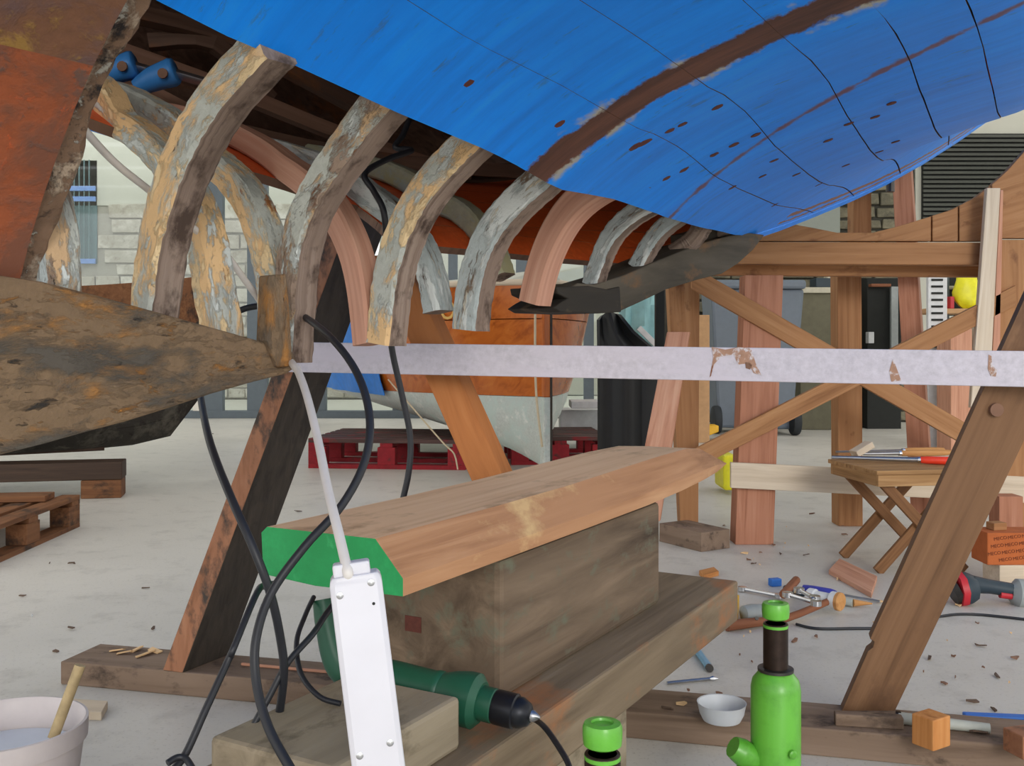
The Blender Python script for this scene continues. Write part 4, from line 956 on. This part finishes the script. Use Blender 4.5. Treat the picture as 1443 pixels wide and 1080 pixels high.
def stone_wall(name, x0, x1, z0_, z1_, Y, sw, sh, mt, mo, holes=(), maxn=290):
    w_ = box(name, mo, (x0, Y+.05, z0_), (x1-x0, 0, 0), (0, .4, 0), (0, 0, z1_-z0_), None, 0); w_['kind'] = 'structure'
    n_ = 0; z = z0_+.02; protos = []
    for k in range(6):
        vs = []
        for i in (0, 1):
            for j in (0, 1):
                for q in (0, 1): vs.append((i-.5+random.uniform(-.05, .05)*0, (j-.5), q-.5))
        protos.append(None)
    while z < z1_-.08:
        h = sh*random.uniform(.7, 1.3); x = x0+random.uniform(-.1, 0)
        while x < x1:
            w = sw*random.uniform(.55, 1.6); xe = min(x+w, x1); hh_ = h*random.uniform(.9, 1.0)
            ok = xe-x > .05 and all(xe < hx0 or x > hx1 or z+h < hz0 or z > hz1 for hx0, hx1, hz0, hz1 in holes) and x >= x0-.01
            if ok and n_ < maxn:
                d = random.uniform(.03, .07); j = lambda: random.uniform(-.014, .014)
                q = [Vector((x+.012+j(), Y+.05-d, z+.01+j())), Vector((xe-.012+j(), Y+.05-d, z+.01+j())), Vector((xe-.012+j(), Y+.05-d, z+hh_-.01+j())), Vector((x+.012+j(), Y+.05-d, z+hh_-.01+j()))]
                quadboard('stone', mt, q, (0, d+.02, 0), w_, .012); n_ += 1
            x = xe
        z += h
    return w_
hx0, hx1 = wx(66, YH), wx(136, YH); hz0, hz1 = .95-(372-HZ)/F*YH, .95-(226-HZ)/F*YH
sw_ = stone_wall('wall_outside', wx(-40, YH), wx(520, YH), .0, 3.6, YH, .55, .24, 'stone', 'mortar', [(hx0, hx1, hz0, hz1)])
rl = box('wall_neighbour', 'render_pale', (wx(-1900, YH), YH+.1, 0), (wx(-40, YH)-wx(-1900, YH), 0, 0), (0, .4, 0), (0, 0, 6), None, 0); rl['kind'] = 'structure'
rd = box('wall_upper', 'render_pale', (wx(-60, YH), YH+.02, 3.6), (8.2, 0, 0), (0, .4, 0), (0, 0, 3), None, 0); rd['kind'] = 'structure'
rd2 = box('wall_street', 'render_pale', (wx(520, YH), YH+1.5, 0), (8.5, 0, 0), (0, .4, 0), (0, 0, 6), None, 0); rd2['kind'] = 'structure'
hw_ = thing('window_2', '', '', (hx0, YH, hz0)); del hw_['label'], hw_['category']; hw_['kind'] = 'structure'
box('window_pane', 'window_glass_dark', (hx0, YH+.02, hz0), (hx1-hx0, 0, 0), (0, .02, 0), (0, 0, hz1-hz0), hw_, 0)
for fx in (.0, .33): box('frame_bar', 'blue_bars', (lerp(hx0, hx1, fx), YH-.06, hz0), (.10 if fx else .06, 0, 0), (0, .05, 0), (0, 0, hz1-hz0), hw_, .004)
for fz in (.0, .60, .70): box('frame_bar', 'blue_bars', (hx0, YH-.07, lerp(hz0, hz1, fz)), (hx1-hx0, 0, 0), (0, .05, 0), (0, 0, .09), hw_, .004)
for i in range(9): box('grille_bar', 'window_glass_dark', (lerp(hx0, hx1, .06+.1*i), YH-.05, hz0), (.02, 0, 0), (0, .02, 0), (0, 0, hz1-hz0), hw_, 0)

# ------------------------------------------------------------------ back wall on the right
YW = 12.6
stw = stone_wall('wall_back', wx(930, YW), wx(1290, YW), 0, 4.2, YW, .34, .18, 'stone_dark', 'mortar_dark', [])
rw = box('wall_shutter', 'render_pale', (wx(1290, YW), YW, 0), (6, 0, 0), (0, .4, 0), (0, 0, 5.2), None, 0); rw['kind'] = 'structure'
gp = box('wall_panel', 'grey_panel', (wx(1085, YW), YW-.16, 2.1), (wx(1178, YW)-wx(1085, YW), 0, 0), (0, .08, 0), (0, 0, 1.5), None, .004); gp['kind'] = 'structure'
shu = thing('roller_shutter', 'dark slatted roller shutter on the pale wall above the cradle', 'shutter', (wx(1380, YW), YW-.1, 2.3))
xa, xb = wx(1298, YW), wx(1520, YW); za, zb = EYE-(330-HZ)/F*YW, EYE-(189-HZ)/F*YW
box('backing', 'dark_gap', (xa, YW-.03, za), (xb-xa, 0, 0), (0, .025, 0), (0, 0, zb-za), shu, 0)
nsl = 22
for i in range(nsl): box('slat', 'shutter', (xa, YW-.085, lerp(za, zb, i/nsl)), (xb-xa, 0, 0), (0, .03, 0), (0, .012*0+.012, (zb-za)/nsl*.62), shu, 0)
# furniture along the back wall
YF = 11.4
def fb(name, mt, x0, x1, y0, y1, dep=.3, Y=YF, parent=None, bevel=.006):
    p = P(x0, y1, Y); q = P(x1, y0, Y); return box(name, mt, p, (q.x-p.x, 0, 0), (0, dep, 0), (0, 0, q.z-p.z), parent, bevel)
wbn = thing('workbench', 'cream topped workbench with an olive front against the back wall', 'workbench', (wx(1150, YF), YF, 0))
fb('bench_top', 'shelf_cream', 1120, 1186, 405, 413, .6, YF, wbn); fb('front_panel', 'olive_panel', 1128, 1182, 413, 606, .5, YF+.05, wbn)
tag(fb('tool_case', 'tool_dark', 1150, 1172, 392, 405, .25, YF+.1), 'dark tool case lying on the cream workbench', 'case'); tag(fb('paper_box', 'shelf_cream', 1166, 1176, 375, 405, .15, YF+.4), 'cream box standing on the workbench', 'box')
cbn = thing('tall_cabinet', 'dark open cabinet with a pale pipe between the cradle posts', 'cabinet', (wx(1246, YF), YF+.2, 0))
fb('carcass', 'dark_gap', 1222, 1270, 392, 606, .4, YF+.2, cbn); fb('pipe', 'bosch_grey', 1256, 1266, 404, 500, .05, YF+.1, cbn); fb('shelf', 'handle_brown', 1228, 1256, 400, 404, .1, YF+.08, cbn)
tag(fb('white_jug', 'white_metal', 1224, 1232, 468, 484, .1, YF+.05), 'small white jug in front of the dark cabinet', 'jug')
rk = thing('slotted_rack', 'pale metal rack with dark slots beside the yellow bag', 'rack', (wx(1322, 9.3), 9.3, 0))
fb('rack_panel', 'white_metal', 1308, 1335, 370, 633, .05, 9.3, rk)
for i in range(12): fb('slot', 'dark_gap', 1313, 1329, 393+i*9.4, 396+i*9.4, .012, 9.29, rk, 0)
bs = thing('storage_shelf', 'dark shelf unit holding boxes behind the yellow bag', 'shelf', (wx(1370, 9.9), 9.9, 0))
fb('back_panel', 'dark_gap', 1335, 1440, 376, 445, .05, 9.9, bs); fb('shelf_board', 'shelf_cream', 1325, 1440, 403, 407, .14, 9.75, bs); fb('shelf_board', 'cardboard', 1305, 1430, 435, 442, .4, 9.4, bs)
for x_ in (1332, 1428): fb('upright', 'mullion', x_, x_+6, 370, 640, .05, 9.7, bs)
tag(fb('red_box', 'tool_red', 1339, 1345, 418, 435, .08, 9.45), 'small red box on the shelf behind the yellow bag', 'box')
tag(fb('cardboard_box', 'cardboard', 1316, 1336, 424, 435, .16, 9.55), 'orange brown cardboard box on the shelf beside the slotted rack', 'box')
tag(fb('storage_box', 'pine_pink', 1340, 1370, 463, 640, .3, 8.9), 'pinkish wooden crate standing below the yellow bag', 'crate'); tag(fb('storage_box', 'shelf_cream', 1376, 1412, 455, 634, .35, 9.0), 'cream crate standing below the wall shelf', 'crate')
# yellow carrier bag hanging
yb_ = thing('carrier_bag', 'bright yellow plastic carrier bag standing on the shelf behind the cradle', 'bag', tuple(P(1362,435,9.56)))
rows = []
prof = [(1349,1376,388),(1346,1378,400),(1342,1380,412),(1343,1382,422),(1350,1380,430),(1356,1376,435)]
for k, (xa_, xb_, y_) in enumerate(prof):
    r = []
    for i in range(17):
        a = 2*math.pi*i/16; cx_ = (xa_+xb_)/2+math.cos(a)*(xb_-xa_)/2; dd_ = math.sin(a)*.07*(1+.25*math.sin(i*2.3+k*1.7))*(.5 if k in (0, 5) else 1)
        r.append(P(cx_, y_+(1.6*math.sin(i*1.9+k) if k < 5 else 0), 9.52)+Vector((0, dd_, 0)))
    rows.append(r)
grid('bag_body', 'bag_yellow', rows, yb_, .004)
for x_ in (1349, 1369): quadboard('bag_handle', 'bag_yellow', [P(x_+2,381,9.52), P(x_+6,381,9.52), P(x_+7,394,9.52), P(x_-1,394,9.52)], (0, .02, 0), yb_, .006)

# bins
def bin_(x0, x1, label, Y, mt='bin_grey'):
    t = thing('wheeled_bin', label, 'bin', (wx((x0+x1)/2, Y), Y, 0), 'grey wheeled bins'); zt = EYE-(392-HZ)/F*Y
    xa, xb = wx(x0, Y), wx(x1, Y); z0_ = .06
    q = [(xa, Y), (xb, Y), (xb, Y+.6), (xa, Y+.6)]; g_ = .10
    vs = [(xa+g_, Y+g_, z0_), (xb-g_, Y+g_, z0_), (xb-g_, Y+.55, z0_), (xa+g_, Y+.55, z0_)]+[(x, y, zt-.12) for x, y in q]
    mesh_obj('body', vs, [(3,2,1,0),(4,5,6,7)]+[(i, (i+1) % 4, 4+(i+1) % 4, 4+i) for i in range(4)], mt, t, bevel=.03)
    box('lid', mt, (xa-.01, Y-.04, zt-.12), (xb-xa+.02, 0, 0), (0, .68, 0), (0, .0, .10), t, .03)
    for x in (xa+.02, xb-.14):
        w_ = lathe('wheel', 'bin_wheel', (x, Y+.06, .155), (1, 0, 0), [(.06,0),(.145,.01),(.155,.03),(.155,.07),(.145,.09),(.05,.10)], t, 24)
bin_(1002, 1062, 'grey wheeled bin beside the yellow wedge', 10.9); bin_(1076, 1134, 'grey wheeled bin behind the red brown cradle post', 10.7)
tag(prism('yellow_wedge', 'yellow_tool', [P(x, y, 10.2) for x, y in [(980,583),(1000,600),(1013,600),(1013,609),(982,621)]], (0, .2, 0), None, .01), 'yellow plastic wedge on the floor beside the grey bin', 'wedge')
tag(fb('yellow_crate', 'bag_yellow', 1020, 1040, 642, 692, .3, 6.4, None, .02), 'yellow plastic crate mostly hidden by the low rail', 'crate')
# black board and teal sheet behind the forefoot
bb_ = thing('black_sheet', 'tall sheet of black plastic hanging behind the white crossbeam', 'sheet', (wx(880, 6.3), 6.3, 0))
rows = []
for k in range(10):
    y_ = lerp(440, 702, k/9); r = []
    for i in range(9):
        x_ = lerp(845, 927 if y_ > 495 else lerp(877, 905, (y_-440)/55), i/8); r.append(P(x_, y_, 6.25)+Vector((0, .03*math.sin(i*1.3)+.05*(i/8), 0)))
    rows.append(r)
rows[0] = [p+Vector((0, 0, -.05*(abs(i-4)/4)**3)) for i, p in enumerate(rows[0])]
grid('sheet', 'black_plastic', rows, bb_, .02, nrm=Vector((0, 1, 0)))
fb('upright', 'dark_gap', 924, 937, 400, 690, .06, 6.5, bb_)
tl = thing('teal_sheet', 'pale teal plastic sheet behind the black sheet', 'sheet', (wx(905, 9), 9, 0))
grid('sheet', 'teal', [[P(lerp(872, 926, i/6), y, 9)+Vector((0, .04*math.sin(i*2+y*.05), 0)) for i in range(7)] for y in (405, 430, 460, 500, 560, 638)], tl, .01, nrm=Vector((0, 1, 0)))
beam('white_rod', 'white_metal', P(900,462,8.93), P(928,490,8.93), .03, .05, parent=tl)  # loose white rod, only grouped under the sheet and not part of it
tag(fb('white_board', 'white_metal', 972, 981, 430, 625, .05, 9.6), 'narrow white board standing behind the cradle post', 'board'); tag(fb('cardboard_sheet', 'cardboard', 981, 1000, 444, 624.3, .04, 9.9), 'brown cardboard sheet leaning beside the grey bin', 'cardboard')
for i, (x0, x1, y0, y1, Y, la) in enumerate(((805, 850, 566, 576, 9.0, 'white plank stacked flat beyond the varnished boat'), (790, 900, 578, 608, 9.4, 'white panel standing low behind the varnished boat'))):
    tag(fb('stacked_plank', 'white_metal', x0, x1, y0, y1, .4, Y), la, 'panel')
# ------------------------------------------------------------------ shavings and chips
CH = [(1049,781,1),(1144,725,0),(1190,755,0),(1262,772,1),(1055,790,0),(1100,782,2),(1136,784,2),(1240,850,1),(1247,862,1),(1236,880,1),(1350,855,1),(1180,818,1),(1310,930,2),(1382,912,2),(1400,1002,2),(1370,992,2),(960,995,1),(940,1000,2),(1150,900,0),(1120,905,0),(1090,770,0),(1062,796,2),(1020,742,0),(1330,966,0),(1405,955,2),(1430,930,0),(70,795,2),(101,796,2),(32,842,2),(45,870,3),(100,888,2),(216,888,2),(205,830,2),(78,920,2),(300,612,2),(560,720,2),(420,722,2),(1380,1035,2),(1000,985,1),(905,1002,1)]
CH += [(random.uniform(930, 1260), random.uniform(885, 985), random.choice((0, 0, 1, 4))) for _ in range(16)]+[(random.uniform(1040, 1220), random.uniform(705, 800), random.choice((0, 1, 4))) for _ in range(12)]+[(random.uniform(1290, 1440), random.uniform(880, 990), random.choice((0, 4))) for _ in range(8)]
pro = {}
for k, mt in enumerate(('chip_dark', 'wood_chip', 'splinter', 'white_metal', 'wood_chip')):
    pro[k] = M[mt]
for i, (x, y, k) in enumerate(CH):
    on = ZB if (y > 985 and 930 < x < 1100) or (y > 1025) else 0
    p = PZ(x, y, on); a = random.uniform(0, 3.1); L = random.uniform(.008, .016) if k == 4 else random.uniform(.018, .04) if k != 2 else random.uniform(.025, .05); w = L*random.uniform(.3, .5) if k != 2 else L*.26
    if i >= 40: L *= .55; w *= .55
    ex = Vector((math.cos(a), math.sin(a)*.8, 0)); ey = Vector((-ex.y, ex.x, 0)); pts = [p+ex*L/2*sx_+ey*w/2*sy_+Vector((0, 0, .004+random.uniform(0, .008))) for sx_, sy_ in ((-1, -.7), (.2, -1), (1, -.2), (.7, .9), (-.8, .8))]
    o_ = prism('wood_shaving', pro[k], pts, (0, 0, -.0039), None, 0)
    tag(o_, ('brown wood shaving lying on the concrete floor', 'pale fresh wood chip lying on the concrete floor', 'dark splinter lying on the concrete floor', 'small white scrap on the concrete floor', 'tiny pale crumb of sawdust on the concrete floor')[k], 'wood chip', 'shavings scattered on the floor')
for i, (x, y) in enumerate([(175,922),(192,918),(208,923),(219,920),(165,919),(200,926)]):
    p = PZ(x, y, ZB); a = random.uniform(0, 3); ex = Vector((math.cos(a), math.sin(a), 0))*.02; ey = Vector((-ex.y, ex.x, 0))*.4
    tag(prism('wood_shaving', 'wood_chip', [p-ex-ey+Vector((0, 0, .006)), p+ex-ey+Vector((0, 0, .012)), p+ex*1.1+ey+Vector((0, 0, .008)), p-ex*.8+ey+Vector((0, 0, .004))], (0, 0, -.0035), None, 0), 'curled pale shaving on the base board by the dark leg', 'wood chip', 'shavings on the base board')
tag(beam('thin_stick', 'pine_pink', PZ(340,936,.069), PZ(470,948,.069), .008, .008), 'thin pinkish stick lying along the base board', 'stick')
# clamps inside the hull
for (x, y, la) in ((165, 98, 'blue bar clamp head gripping a timber inside the hull'), (222, 108, 'blue sliding jaw of the second clamp beside the steel bar')):
    Yc = 2.35
    t = thing('bar_clamp', la, 'clamp', tuple(P(x, y, Yc)))
    tube('jaw', 'clamp_blue', [P(x-30,y+16,Yc), P(x-8,y+4,Yc), P(x+20,y-6,Yc), P(x+26,y-8,Yc)], [.02, .03, .035, .03], t, 8, 2)
    tube('bar', 'steel', [P(x+18,y-6,Yc+.01), P(x+80,y+12,Yc+.02)], .012, t, 6, 1); lathe('pivot', 'chip_dark', P(x+8,y-4,Yc-.035), (0, -1, 0), [(.012,0),(.012,.006)], t, 10)
